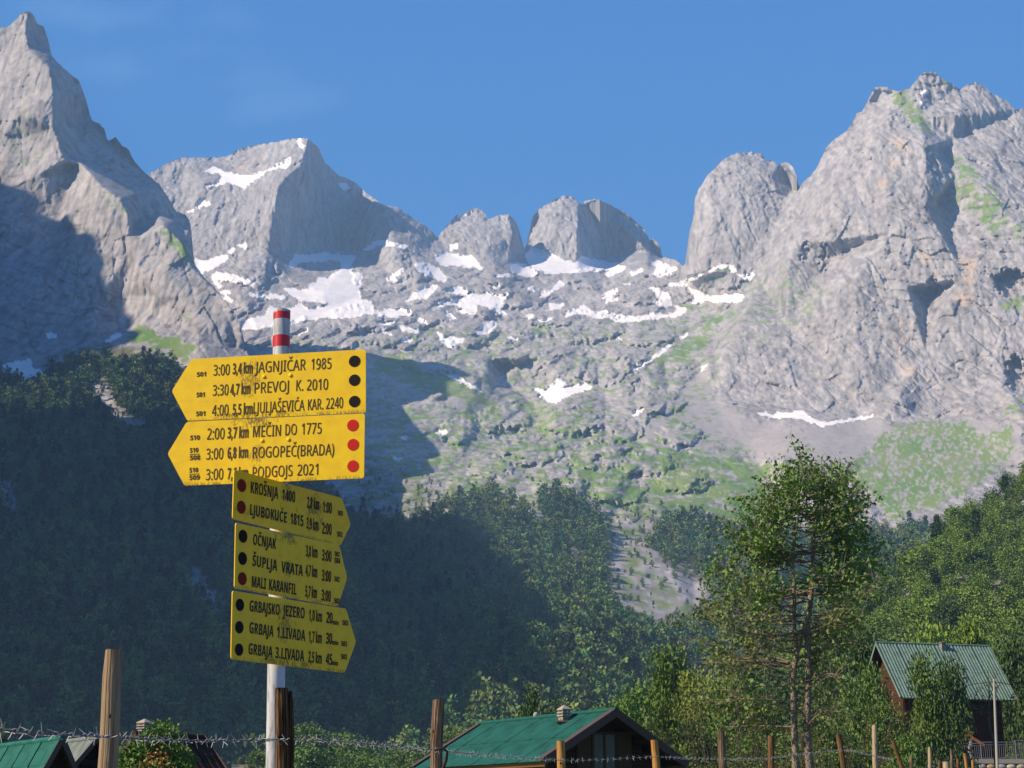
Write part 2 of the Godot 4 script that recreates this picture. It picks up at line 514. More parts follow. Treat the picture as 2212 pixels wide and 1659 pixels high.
func covers() -> void:
	for k in ["snow", "grass", "smooth", "stain", "streak", "wood", "bench"]: mask(k)
	fill("bench", "V", [480,640, 620,690, 780,590, 960,570, 1150,590, 1440,575, 1560,610, 1600,660, 1530,760, 1530,860, 1650,960, 1760,1000, 1900,1080, 1900,1140, 600,1140, 500,800])
	for p in [
		[495,340,550,315,580,312,640,345,700,352,760,375,860,368,940,345,1000,312,1060,275,1120,245,1120,280,1090,318,1030,318,960,340,880,390,820,430,775,472,760,450,690,430,640,428,560,450,495,463,540,430,600,405,640,385,600,360,540,355],
		[1180,110,1210,105,1200,140,1235,148,1215,168,1180,135], [1480,430,1520,428,1560,450,1545,485,1510,472], [440,575,480,535,500,560,530,560,525,600,480,590,445,615,430,600],
		[365,640,420,620,410,645,370,650], [425,990,470,1005,540,995,600,965,660,965,650,1000,600,1030,560,1060,500,1080,465,1105,435,1060], [735,882,800,870,812,885,790,912,750,895],
		[1095,1065,1140,1000,1165,950,1250,960,1400,938,1480,955,1605,965,1580,1010,1570,1080,1650,1095,1640,1120,1500,1190,1260,1210,1250,1180,1320,1160,1330,1120,1400,1130,1440,1100,1510,1060,1500,1000,1430,990,1340,1010,1220,1005,1160,1040],
		[1080,1205,1260,1215,1500,1190,1660,1100,1620,1220,1650,1290,1720,1300,1740,1360,1800,1380,1900,1365,2010,1360,1990,1390,1850,1415,1700,1390,1560,1420,1400,1420,1280,1430,1140,1460,1080,1440,1000,1480,880,1500,780,1510,775,1440,850,1430,940,1400,980,1330,1060,1380,1160,1340,1200,1320,1270,1360,1340,1350,1420,1330,1300,1300,1200,1290,1130,1250],
		[820,1240,900,1250,1000,1255,1080,1250,1085,1275,1000,1285,900,1275,830,1265], [610,1230,680,1215,690,1235,640,1250,700,1300,690,1310,640,1280],
		[540,1110,600,1080,700,1100,800,1140,860,1170,840,1190,760,1160,660,1150,600,1140,630,1190,600,1210,560,1160], [1670,935,1700,890,1760,855,1820,848,1900,870,1980,890,1960,912,1880,890,1800,880,1740,900,1720,925],
		[1830,1140,1890,1110,1950,1050,1940,1090,1900,1120,1910,1155,1850,1150], [1970,1305,2040,1240,2100,1200,2200,1180,2180,1240,2100,1290,2060,1270,2010,1300], [2040,1020,2130,1015,2212,1060,2212,1140,2150,1100,2080,1080],
		[1180,1550,1230,1500,1265,1495,1240,1525], [660,930,700,905,720,915,690,945],
	]: fill("snow", "B", p)
	for p in [
		[495,240,520,215,575,195,560,220,520,245,505,262], [440,415,495,403,490,430,445,445], [360,475,430,455,440,470,480,465,500,480,570,475,600,510,645,555,560,545,460,535,380,540,370,500],
		[795,540,840,515,890,530,955,585,920,605,850,590,810,570], [710,585,795,580,790,600,720,602],
		[895,470,930,425,980,440,1030,455,1070,480,1120,505,1190,520,1220,478,1260,490,1330,510,1440,520,1430,540,1370,560,1280,565,1160,580,1040,582,940,560,900,500],
		[1365,575,1440,540,1480,535,1470,560,1390,600,1370,600], [1505,580,1550,558,1590,555,1580,575,1540,585,1520,588], [1615,510,1660,505,1720,525,1780,550,1740,580,1690,600,1635,590,1660,570,1650,535],
		[1720,640,1800,630,1860,600,1940,580,1990,555,2060,525,2110,535,2140,565,2110,575,2090,545,2030,545,1960,580,1900,605,1850,625,1870,650,1920,690,1980,715,2060,710,2180,705,2160,745,2080,755,1960,745,1880,755,1830,740,1900,730,1850,690,1830,640,1800,660,1740,650],
		[2140,585,2212,585,2212,620,2170,605], [240,525,330,530,380,560,415,605,410,630,350,610,300,590,270,560], [60,620,100,595,155,545,160,565,120,600,130,630], [180,745,230,710,270,670,350,655,370,665,330,700,270,730,230,730],
		[350,785,370,755,430,735,520,730,545,720,470,700,430,690,460,665,500,660,550,690,620,710,660,690,720,710,790,695,760,740,740,780,775,830,740,820,690,790,640,770,600,770,590,820,520,825,480,800,540,780,480,770,420,765],
		[20,830,50,795,110,790,210,795,200,825,120,840,40,835], [605,910,640,880,690,860,715,880,680,930,640,940,600,935], [365,925,420,955,520,965,510,990,460,1020,420,1010,390,970],
		[960,720,990,690,1050,670,1090,625,1118,640,1080,670,1020,700,975,725], [895,670,925,655,945,690,920,685], [670,650,735,640,730,660,690,665], [1000,805,1040,785,1030,755,1080,755,1120,765,1080,790,1030,800],
		[890,825,950,820,930,840,900,850], [955,860,1010,843,1050,845,1000,865],
		[1110,840,1150,800,1210,785,1225,765,1270,800,1300,810,1330,795,1400,815,1470,830,1540,840,1590,825,1660,815,1730,825,1790,800,1760,765,1840,790,1830,810,1770,840,1700,835,1640,850,1540,860,1480,872,1420,865,1370,835,1310,845,1260,825,1180,820,1130,840],
		[1620,660,1680,670,1740,710,1750,760,1710,780,1650,760,1620,745,1670,740,1660,700], [1340,710,1390,680,1440,672,1410,700,1380,715,1430,730,1400,745,1360,750,1380,730,1340,725], [1460,640,1515,638,1500,648,1470,648],
		[945,1265,1010,1260,1060,1220,1080,1205,1110,1215,1140,1255,1190,1240,1225,1220,1280,1250,1230,1275,1160,1290,1090,1335,1040,1345,990,1320,960,1295],
		[1500,1150,1560,1110,1640,1070,1700,1030,1770,985,1700,1048,1640,1088,1570,1133], [1790,970,1850,930,1830,955], [425,1180,460,1155,480,1180,540,1220,640,1285,560,1250,490,1215,440,1190],
		[1920,1165,1935,1130,1955,1115,1940,1150], [1515,1400,1580,1380,1550,1420,1525,1425], [20,870,120,865,110,882,30,882], [150,890,260,920,230,932,160,915], [40,905,110,955,90,952,50,925],
		[180,960,230,970,200,990,150,975], [1430,960,1470,965,1460,977], [235,835,300,860,320,890,270,870], [415,800,470,840,450,855,430,830], [780,955,835,965,830,975,790,965],
	]: fill("snow", "C", p)
	for p in [[1500,235,1525,225,1525,250,1510,265], [1495,280,1515,285,1510,305], [485,1240,580,1237,545,1275,500,1255]]: fill("snow", "D", p)
	fill("snow", "E", [625,665,700,675,800,672,880,655,920,665,950,700,1010,718,1100,718,1200,700,1340,680,1290,700,1180,715,1080,735,1020,748,960,725,900,705,840,695,760,700,690,690])
	for p in [[20,285,60,275,130,262,140,300,200,325,160,335,110,347,50,340,25,310], [205,148,225,142,250,165,210,168], [470,185,510,150,545,150,520,170,480,188]]: fill("snow", "G", p)
	for p in [[280,480,310,470,325,485,300,500], [465,450,520,440,540,460,490,465], [230,600,290,592,270,612]]: fill("snow", "F", p)
	# grass, sparse first
	fill("grass", "V", [540,740, 1060,700, 1400,690, 1560,660, 1560,800, 1540,920, 1700,1020, 1720,1100, 1720,1140, 600,1140], 0.34)
	fill("grass", "F", [90,330, 500,340, 900,330, 1300,300, 1500,440, 1936,560, 1936,960, 1500,960, 1100,880, 500,900, 90,900], 0.50)
	fill("grass", "F", [1300,640, 1560,600, 1936,560, 1936,960, 1500,930, 1300,800], 0.68)
	fill("grass", "D", [420,1500, 560,1240, 760,1180, 1000,1350, 900,1500, 700,1600, 400,1659], 0.32)
	for p in [[0.97, 0,1090,180,1060,230,1090,270,1140,400,1180,440,1200,620,1290,760,1370,700,1400,560,1330,400,1300,300,1280,200,1230,0,1130], [0.9, 390,1065,590,1042,560,1072,430,1092], [0.9, 180,1035,270,1008,230,1042],
		[0.75, 890,910,980,885,1090,870,1050,900,950,925], [0.85, 1560,1145,1700,1060,1850,960,1960,940,1940,1010,1820,1080,1700,1110,1600,1150], [0.7, 1930,890,2100,790,2060,850,1960,900],
		[0.7, 1740,735,1840,760,2010,755,1960,790,1850,810,1800,780], [0.55, 1380,590,1500,590,1620,590,1600,620,1400,620], [0.55, 1930,600,2040,545,2110,570,2120,630,2000,640], [0.6, 820,1340,960,1330,940,1380,860,1390],
		[0.5, 1240,590,1290,600,1320,660,1280,640], [0.5, 600,960,680,990,660,1020,600,990], [0.45, 1500,880,1640,850,1860,820,1860,880,1700,900]]:
		fill("grass", "C", p.slice(1), p[0])
	for p in [[0.74, 1440,740,1600,720,1860,712,1960,800,2160,740,2160,920,2000,1050,1750,1210,1430,1300,1330,1150,1200,1100,1210,960,1300,870], [0.55, 150,640,200,610,200,680,260,840,200,900,160,800,100,760],
		[0.85, 0,1000,140,900,500,930,640,1000,700,960,640,1250,480,1330,250,1300,0,1150], [0.5, 2100,560,2212,600,2212,700,2100,700]]:
		fill("grass", "E", p.slice(1), p[0])
	fill("streak", "E", [1300,800, 1600,720, 1860,712, 2212,740, 2212,920, 2000,1050, 1750,1210, 1430,1300, 1200,1100])
	for p in [[0.75, 1330,250,1440,230,1500,330,1570,400,1560,480,1450,400,1370,330], [0.7, 1570,120,1680,185,1640,195], [0.55, 1640,560,1780,640,1950,790,1960,900,2068,1000,2068,1080,1850,1000,1760,880,1650,850,1700,700],
		[0.6, 1930,1400,2068,1340,2068,1430,1960,1450], [0.4, 1470,540,1530,500,1560,560,1500,570]]: fill("grass", "D", p.slice(1), p[0])
	for p in [[0.97, 540,1500,620,1430,700,1480,860,1520,840,1600,740,1590,640,1510], [0.5, 590,1110,660,1060,720,1000,830,1070,860,1190,800,1130,700,1060], [0.3, 20,500,130,480,180,700,60,760], [0.35, 440,820,560,880,560,960,460,880],
		[0.35, 700,1200,800,1250,760,1290], [0.35, 790,1390,850,1400,830,1430]]: fill("grass", "A", p.slice(1), p[0])
	fill("grass", "W", [370,545, 540,570, 590,740, 690,880, 840,1000, 700,1080, 570,1090, 450,960, 420,800, 400,640], 0.46)
	# scree and smooth slabs
	fill("smooth", "E", [330,400, 390,600, 620,700, 900,760, 1340,700, 1440,720, 1300,870, 1180,960, 900,950, 640,930, 420,860, 0,900, 0,700, 250,480])
	fill("smooth", "E", [1440,740,1860,712,2212,740,2212,920,2000,1050,1750,1210,1430,1300,1200,1100,1300,870], 0.75)
	fill("smooth", "C", [380,1310, 560,1330, 700,1400, 560,1410, 420,1360], 0.8)
	fill("smooth", "C", [0,1090,180,1060,230,1090,400,1180,620,1290,760,1370,700,1400,400,1300,0,1130], 0.7)
	fill("smooth", "A", [540,1500,620,1430,700,1480,860,1520,840,1600,740,1590,640,1510], 0.6)
	for p in [[1500,1130,1600,1140,1590,1260,1540,1330,1480,1240], [1690,1160,1790,1120,1800,1260,1760,1430,1700,1440,1680,1300], [1360,500,1430,490,1420,600,1340,680,1310,640], [1250,740,1330,700,1300,790,1250,770], [1380,1540,1450,1480,1440,1600,1360,1640]]:
		fill("stain", "D", p)
	for p in [[1470,120,1540,130,1480,300,1400,320], [1480,320,1560,340,1600,460,1500,440]]: fill("stain", "E", p)
	for p in [[680,300,900,210,980,230,960,340,760,370]]: fill("stain", "B", p, 0.5)
	# where trees stand (the value is how densely)
	fill("wood", "F", [500,700, 800,640, 1250,700, 1500,760, 1936,780, 2400,900, 2400,1100, 500,1000], 0.05)
	fill("wood", "F", [60,640, 420,700, 620,760, 640,860, 420,960, 60,900], 0.3)
	fill("wood", "F", [1450,830, 1700,820, 1936,880, 1936,1000, 1500,1000], 0.16)
	fill("wood", "F", [-100,880, 300,960, 420,950, 560,860, 620,830, 780,780, 850,850, 960,890, 1040,800, 1100,740, 1180,800, 1280,850, 1400,880, 1460,1000, 1560,1090, 1600,1060, 1580,960, 1640,930, 1700,990, 1780,950, 1880,930, 2000,960, 2300,1040, 2700,1000, 3700,1000, 3900,2400, -100,2400])
	for p in [[0.0, 40,430,90,440,120,560,150,620,90,600,30,520], [0.03, 380,560,460,560,530,620,560,720,500,740,440,660,400,620], [0.08, 420,720,500,760,540,860,620,920,640,1060,600,1080,520,1040,470,960,440,860], [0.05, 550,690,620,720,700,800,700,860,640,850,580,760], [0.03, 690,830,760,810,850,880,860,1000,780,1000,700,900],
		[0.1, 240,700,300,740,330,800,290,810,250,760], [0.1, 880,960,960,980,1000,1060,920,1060], [0.25, 640,860,720,900,780,1000,680,1040,620,960], [0.5, 540,560,600,560,640,680,560,700], [0.1, 1020,880,1080,900,1060,960,1010,940]]:
		fill("wood", "W", p.slice(1), p[0])
	fill("wood", "W", [370,545, 540,570, 590,740, 690,880, 840,1000, 700,1080, 570,1090, 450,960, 420,800, 400,640], 0.26)
	for p in [[440,1010,520,1000,560,1060,480,1080], [700,1040,760,1020,780,1100,720,1090], [1180,1440,1290,1500,1270,1560,1190,1520]]:
		fill("wood", "F", p, 0.4)
	fill("wood", "G", [-300,330, 0,330, 130,400, 200,360, 300,230, 420,190, 520,200, 640,215, 740,270, 1110,560, 1500,900, 1900,1400, 2000,2200, -300,2200])
	fill("wood", "G", [370,390,480,370,500,450,560,520,700,540,640,610,500,560,440,480], 0.06)
	for p in [[-20,800,60,800,90,1000,0,1010], [230,530,340,600,330,640,250,600], [740,1150,900,1200,1000,1350,1010,1500,940,1480,880,1350,780,1260], [130,1500,230,1600,240,1640,150,1560], [930,1300,980,1300,970,1380]]:
		fill("wood", "G", p, 0.34)

func far_points() -> Array:
	return [
		# the tall peak, its ridge and the wall in its own shade
		[200,420,3150],[300,385,3150],[392,340,3200],[490,338,3220],[580,308,3180],[640,299,3110],[666,299,3060],[651,358,3000],[628,373,2970],[602,402,2930],[596,446,2900],[586,490,2880],[578,548,2850],[586,592,2810],
		[701,352,3200],[740,382,3300],[780,411,3330],[766,475,3270],[754,542,3210],[690,460,3110],[670,540,3050],
		[440,390,3080],[520,400,3040],[620,340,3060],[400,460,3020],[500,480,2950],[430,560,2900],[520,560,2870],[540,480,2930],
		[800,480,3150],[830,445,3140],[860,450,3180],[850,520,3040],[890,470,3190],[945,512,3200],[795,560,3080],[900,560,2980],[860,600,2900],
		[620,600,2780],[700,570,2980],[750,570,2990],[700,630,2700],[780,640,2720],[560,640,2650],[500,600,2720],[450,600,2780],[530,565,2800],[575,600,2740],
		# two small peaks, then the double dome
		[1030,448,3260],[1060,470,3230],[1100,463,3230],[960,495,3220],[1000,520,3130],[1050,540,3080],[1100,560,3080],[1128,545,3220],[970,545,3110],[1110,510,3150],
		[1142,510,3370],[1165,450,3370],[1215,424,3350],[1247,437,3330],[1200,500,3240],[1248,500,3220],[1248,562,3190],[1160,545,3260],
		[1264,500,3300],[1262,440,3370],[1300,480,3400],[1310,555,3390],[1350,545,3400],[1365,500,3340],[1400,545,3330],[1340,455,3430],[1390,495,3420],[1430,555,3400],
		[1133,572,3130],[1250,585,3100],[1400,585,3020],[1460,578,2960],
		[700,670,2600],[900,650,2700],[1100,640,2800],[1300,640,2850],[1500,630,2850],[560,720,2450],[800,720,2450],[1000,720,2500],[1200,720,2550],[1400,700,2600],[1560,680,2560],
		[600,800,2250],[900,800,2260],[1055,772,2375],[1060,855,2185],[1080,800,2400],[1110,842,2300],[1150,862,2230],[1180,772,2380],[1300,760,2400],[1480,760,2350],[1220,850,2190],[1300,840,2200],
		[1355,768,2330],[1358,800,2270],[1385,760,2370],[1400,790,2280],
		[800,900,1950],[1000,900,1980],[1200,900,2000],[1400,880,2050],[1520,850,2150],[800,1000,1700],[1000,1000,1720],[1200,1000,1740],[1400,980,1800],[1600,960,1900],
		[600,1100,1450],[900,1100,1450],[1100,1080,1480],[1300,1080,1500],[1500,1080,1550],[1700,1080,1600],[600,1250,1200],[900,1250,1200],[1100,1250,1200],[1300,1230,1250],[1500,1250,1280],[1700,1250,1250],
		[1320,1120,1440],[1380,1250,1220],[1340,1190,1350],[1420,1190,1360],[1470,1250,1250],[1470,1200,1370],
		[600,1400,930],[900,1400,950],[1040,1330,1010],[1140,1290,1080],[1200,1400,960],[1500,1400,950],[1900,1400,900],[2360,1400,850],[300,1720,520],[900,1720,540],[1500,1720,550],[2360,1720,520],[-180,1720,520],[250,900,1950],[250,1300,1100],
		[1180,1440,760],[1250,1400,800],[1330,1430,800],[1250,1520,700],
		# the blunt tower and the right massif
		[1480,590,2800],[1468,602,2900],[1490,612,2790],[1520,604,2720],[1486,500,2800],[1500,440,2790],[1530,380,2790],[1590,332,2790],[1620,328,2790],[1600,450,2660],[1540,480,2680],[1580,590,2600],[1665,348,2780],[1690,350,2760],[1726,405,2780],[1680,480,2630],[1640,600,2540],[1520,590,2650],[1655,380,2720],[1700,430,2680],
		[1732,405,2600],[1790,318,2550],[1860,235,2530],[1895,188,2500],[1900,300,2390],[1800,420,2400],[1720,520,2420],[1700,580,2360],[1600,700,2290],[1540,780,2240],[1560,850,2140],[1700,700,2250],[1700,880,2040],[1850,600,2210],[1850,890,1990],
		[1940,195,2485],[1985,162,2480],[2005,155,2470],[1985,250,2420],[1998,320,2310],[2000,445,2240],[2038,330,2390],[2033,440,2320],[2062,380,2310],[2060,300,2400],[2055,200,2475],[2065,250,2395],[2110,178,2480],[2110,400,2250],[2212,235,2450],[2360,260,2450],[2212,500,2140],
		[1930,500,2230],[1960,620,2150],[2000,640,2190],[2000,760,2060],[2000,890,1940],[2150,800,1980],[2080,600,2120],[2360,600,2050],[2360,900,1850],[1780,520,2340],[1790,560,2370],
		[1600,900,2000],[1760,930,1870],[1900,920,1890],[1700,1000,1700],[1900,1000,1720],[2100,950,1800],[2212,900,1790],[1900,1120,1500],[2100,1050,1600],[2212,1050,1600],[2360,1050,1600],[2000,1200,1250],[2360,1200,1250],
		[300,-20,3200],[1000,-20,3300],[1500,-20,3200],[2000,-20,2500],[2360,-20,2500],[-180,-20,3000],[-180,700,2600],[-180,1200,1300],
	]

func left_points() -> Array:
	return [
		[-180,110,2150],[-100,100,2120],[0,62,2080],[30,45,2060],[62,25,2040],[55,65,2020],[62,105,1985],[108,145,1945],[116,200,1925],[116,275,1900],[140,345,1865],
		[0,200,1985],[0,300,1935],[-180,300,2000],[60,200,1950],[50,300,1935],[62,250,1905],[40,245,1930],[20,400,1880],[-180,450,1850],[80,380,1870],
		[75,45,2080],[100,90,2110],[150,160,2070],[185,215,2075],[200,265,2070],[170,260,2060],[235,305,2060],[250,296,2040],[262,330,2050],[290,360,2050],[350,400,2030],[180,330,1990],
		[160,362,1905],[133,450,1865],[128,500,1830],[174,352,1880],[215,395,1790],[262,430,1755],[272,450,1745],[281,470,1735],[282,490,1730],[281,510,1725],[280,532,1720],[279,555,1715],[145,480,1805],[205,500,1755],
		[240,385,1930],[300,420,1940],[340,462,1950],[297,492,1830],[318,474,1910],[365,440,2000],[390,459,2020],[412,490,2010],[414,528,1960],[396,492,1990],[376,474,1990],
		[355,485,1705],[342,492,1707],[330,498,1709],[317,506,1711],[376,503,1696],[399,528,1680],[420,577,1655],[446,606,1632],[480,638,1604],[507,673,1585],[532,761,1560],[304,514,1712],[286,546,1705],[262,640,1690],[270,700,1645],[340,520,1700],[346,560,1682],[328,640,1652],[320,675,1635],[355,570,1650],[340,640,1625],[310,600,1655],[400,640,1610],[430,720,1560],
		[0,560,1750],[100,600,1700],[200,650,1665],[-180,600,1750],[0,750,1560],[100,720,1600],[200,740,1560],[300,745,1540],[450,780,1490],[545,800,1490],[-180,750,1560],
		[0,850,1430],[200,850,1420],[400,850,1410],[-180,850,1430],[0,1200,1000],[300,1200,1020],[600,1100,1150],[760,1250,1020],[130,1000,1230],[460,1000,1260],[200,1400,790],[480,1380,830],[-180,1200,1000],[-180,1720,560],[0,1720,560],[400,1720,580],[860,1720,640],[1100,1720,640],[800,1400,860],
		[-180,-20,2150],[300,-20,2150],[700,-20,2150],[700,700,1700],[1100,1200,1100],
	]

const FAR_SKY := [200.0,430.0, 300.0,385.0, 330.0,372.0, 360.0,352.0, 392.0,340.0, 440.0,341.0, 490.0,338.0, 520.0,320.0, 580.0,308.0, 640.0,299.0, 665.0,299.0, 688.0,318.0, 701.0,350.0, 730.0,378.0, 770.0,395.0, 782.0,408.0, 822.0,440.0, 860.0,448.0, 890.0,470.0, 925.0,492.0, 945.0,513.0,
	960.0,493.0, 985.0,465.0, 1015.0,452.0, 1030.0,448.0, 1042.0,456.0, 1055.0,472.0, 1075.0,466.0, 1100.0,463.0, 1115.0,480.0, 1125.0,510.0, 1133.0,540.0, 1135.0,535.0, 1141.0,510.0, 1150.0,470.0, 1165.0,450.0, 1190.0,435.0, 1215.0,424.0, 1235.0,423.0, 1246.0,435.0, 1257.0,441.0, 1262.0,434.0, 1290.0,431.0, 1310.0,438.0, 1340.0,453.0, 1370.0,475.0, 1390.0,493.0, 1398.0,505.0,
	1403.0,520.0, 1410.0,514.0, 1425.0,530.0, 1431.0,555.0, 1440.0,556.0, 1458.0,562.0, 1476.0,574.0, 1480.0,570.0, 1484.0,540.0, 1489.0,500.0, 1498.0,470.0, 1500.0,430.0, 1510.0,408.0, 1530.0,375.0, 1560.0,347.0, 1590.0,330.0, 1620.0,329.0, 1645.0,332.0, 1655.0,350.0, 1662.0,346.0, 1674.0,349.0, 1680.0,356.0, 1696.0,350.0, 1712.0,360.0, 1720.0,378.0, 1725.0,400.0, 1729.0,404.0,
	1735.0,392.0, 1758.0,372.0, 1770.0,350.0, 1785.0,318.0, 1810.0,295.0, 1832.0,280.0, 1850.0,245.0, 1862.0,242.0, 1880.0,205.0, 1893.0,188.0, 1915.0,187.0, 1938.0,198.0, 1965.0,190.0, 1983.0,168.0, 1992.0,158.0, 2010.0,154.0, 2030.0,165.0, 2065.0,188.0, 2073.0,195.0, 2085.0,184.0, 2108.0,178.0, 2122.0,182.0, 2140.0,200.0, 2170.0,216.0, 2195.0,236.0, 2212.0,234.0, 2280.0,260.0, 2360.0,290.0]
const LEFT_SKY := [-180.0,130.0, -100.0,100.0, -50.0,80.0, 0.0,62.0, 22.0,54.0, 40.0,36.0, 50.0,26.0, 62.0,23.0, 73.0,32.0, 79.0,48.0, 95.0,60.0, 103.0,82.0, 112.0,122.0, 130.0,140.0, 152.0,160.0, 172.0,175.0, 184.0,210.0, 199.0,262.0, 215.0,268.0, 226.0,278.0, 232.0,303.0, 240.0,302.0, 250.0,294.0, 262.0,312.0, 278.0,324.0, 290.0,348.0, 318.0,378.0, 345.0,398.0, 362.0,424.0, 382.0,457.0, 402.0,464.0, 411.0,478.0, 415.0,520.0, 420.0,572.0, 440.0,598.0, 478.0,636.0, 507.0,673.0, 524.0,720.0, 534.0,765.0, 560.0,800.0, 620.0,900.0, 700.0,1050.0, 740.0,1200.0, 800.0,1400.0, 860.0,1659.0, 872.0,1720.0]

func terrain() -> void:
	covers()
	var rock := vmat(0.95, 0.2)
	far_grid = depth_grid(far_points())
	left_grid = depth_grid(left_points())
	# scree runs out evenly: no creases inside it
	var even := soft("smooth", 5)
	for pass_n in 24:
		for j in range(195, 300):
			for i in range(405, 632):
				if masked(even, GX0 + i * GS, GY0 + j * GS) > 0.45:
					var k := j * GW + i
					far_grid[k] = (far_grid[k - 1] + far_grid[k + 1] + far_grid[k - GW] + far_grid[k + GW]) * 0.25
	var pits := [[2185.0, 612.0, 38.0, 32.0, 34.0], [2015.0, 620.0, 12.0, 22.0, 16.0], [2195.0, 810.0, 22.0, 44.0, 24.0], [1740.0, 540.0, 7.0, 30.0, 9.0], [1780.0, 560.0, 7.0, 34.0, 12.0],
		[1095.0, 937.0, 34.0, 17.0, 22.0], [1290.0, 936.0, 36.0, 15.0, 18.7], [1105.0, 994.0, 20.0, 14.0, 16.5], [1365.0, 985.0, 16.0, 14.0, 14.3], [1515.0, 1050.0, 20.0, 14.0, 16.5], [1235.0, 1025.0, 12.0, 22.0, 14.3], [1295.0, 1000.0, 12.0, 16.0, 12.1], [1375.0, 833.0, 14.0, 14.0, 13.2], [1475.0, 970.0, 12.0, 10.0, 11.0], [1375.0, 1030.0, 16.0, 9.0, 9.9]]
	# ice-worn humps of the basin, standing out towards the valley
	for h in [[823,577,66,60],[885,597,46,40],[553,577,50,45],[528,648,42,30],[690,725,95,42],[1007,712,62,42],[941,640,40,22],[1099,742,50,48],[920,781,52,30],[1274,602,56,22],[1131,645,52,26],[1381,633,52,25],[1366,662,62,25],[1396,577,52,20],[1564,597,50,28],[1483,634,42,20],[1258,706,90,36],[1386,716,72,32],[1141,765,34,50],[1218,785,50,52],[1300,790,60,44],
		[1040,660,50,26],[1190,680,60,26],[770,690,60,30],[860,720,60,32],[1090,905,60,34],[1230,910,70,30],[1330,930,60,30],[1150,975,70,30],[1290,985,60,30],[1400,1000,60,28],[1470,940,50,24],[1060,1010,50,26],[1210,1050,60,30],[1340,1060,60,30],[1480,1040,60,26],[990,930,40,30],[1430,870,50,26],[1000,1060,40,26]]:
		pits.append([float(h[0]), float(h[1]), float(h[2]), float(h[3]), -0.42 * h[2]])
	var cliff := [200.0, 900.0, 500.0, 1130.0, 1500.0, 1130.0, 1900.0, 1180.0, 2360.0, 1120.0]
	structure("mountain", mountainside(far_grid, 250.0, 2330.0, FAR_SKY, cliff, 2.3, 1.0, 1.6, true, pits), rock)
	structure("mountain_slope", mountainside(far_grid, 500.0, 2330.0, cliff, [0.0, 1722.0, 2400.0, 1722.0], 7.0, 1.0, 0.0, false), rock)
	structure("mountain", mountainside(left_grid, -170.0, 590.0, LEFT_SKY, [-200.0, 850.0, 600.0, 852.0], 2.3, 0.7, 1.6, true), rock)
	structure("mountain_slope", mountainside(left_grid, -170.0, 868.0, [-200.0,850.0, 592.0,850.0, 620.0,900.0, 700.0,1050.0, 740.0,1200.0, 800.0,1400.0, 860.0,1659.0, 872.0,1720.0], [-200.0, 1722.0, 900.0, 1722.0], 7.0, 0.7, 0.0, false), rock)
	side_ridge(rock)
	ground()

# the ridge left of the frame whose shade lies on the lower left slopes
func side_ridge(rock: Material) -> void:
	var crest := PackedVector3Array()
	crest.append(Vector3(-1250, 30, -60))
	crest.append(Vector3(-1180, 420, -380))
	for q in [[1330,1560,690,1200], [1300,1480,800,1200], [1275,1404,930,1200], [1244,1346,1010,1200], [1182,1271,1130,1200], [1131,1225,1220,1200], [1092,1182,1290,1200], [1050,1119,1400,1200], [], [300,728,1580,1000], [262,660,1680,1000], [240,560,1720,1000], [190,498,1770,1000], [130,465,1840,1000], [60,418,1860,1000], [0,388,1890,1000], [-100,350,1940,1000]]:
		if q.is_empty():
			# a notch in the ridge: the sun reaches a patch of the slope behind it
			crest.append_array(PackedVector3Array([Vector3(-1010, 880, -1150), Vector3(-1028, 765, -1182), Vector3(-1045, 765, -1222), Vector3(-1060, 900, -1250)]))
		else:
			crest.append(at(q[0], q[1], q[2]) + sun_to * float(q[3]))
	crest.append(crest[crest.size() - 1] + Vector3(-150, 60, -400))
	var fine := PackedVector3Array()
	var bump := noise(31, 0.012, 4)
	for i in crest.size() - 1:
		var m := maxi(1, int(crest[i].distance_to(crest[i + 1]) / 14.0))
		for k in m:
			var p := crest[i].lerp(crest[i + 1], float(k) / m)
			fine.append(p + Vector3(0, bump.get_noise_2d(p.z, p.x) * 22.0, 0))
	fine.append(crest[crest.size() - 1])
	var sh := Shape.new()
	var rough := noise(32, 0.01, 4)
	var rings := [[0.42, -1.0], [0.28, -0.62], [0.12, -0.25], [0.0, 0.0], [-0.2, -0.25], [-0.5, -0.62], [-0.8, -1.0]]
	for i in fine.size() - 1:
		for k in rings.size() - 1:
			var q := []
			for e in [[i, k], [i, k + 1], [i + 1, k + 1], [i + 1, k]]:
				var p := fine[e[0]]
				var r: Array = rings[e[1]]
				var o := Vector3(p.x + p.y * r[0], p.y + p.y * r[1], p.z)
				if r[1] < 0.0 and r[1] > -1.0: o.x += rough.get_noise_3dv(o) * 60.0
				q.append(o)
			var l := 0.3 if k in [2, 3] else 0.08
			sh.col = Color(l, l * 1.05, l * 0.8)
			sh.quad(q[0], q[1], q[2], q[3])
	structure("ridge", sh.done(), rock)

func ground_height(x: float, z: float) -> float:
	var d := -z
	var h := 0.12 * smoothstep(2.0, 6.0, d) + 0.006 * maxf(0.0, d - 8.0) * smoothstep(0.0, 12.0, x)
	if d > 60.0: h = maxf(h, 0.0)
	return h + 0.04 * sin(x * 0.7) * sin(z * 0.5)

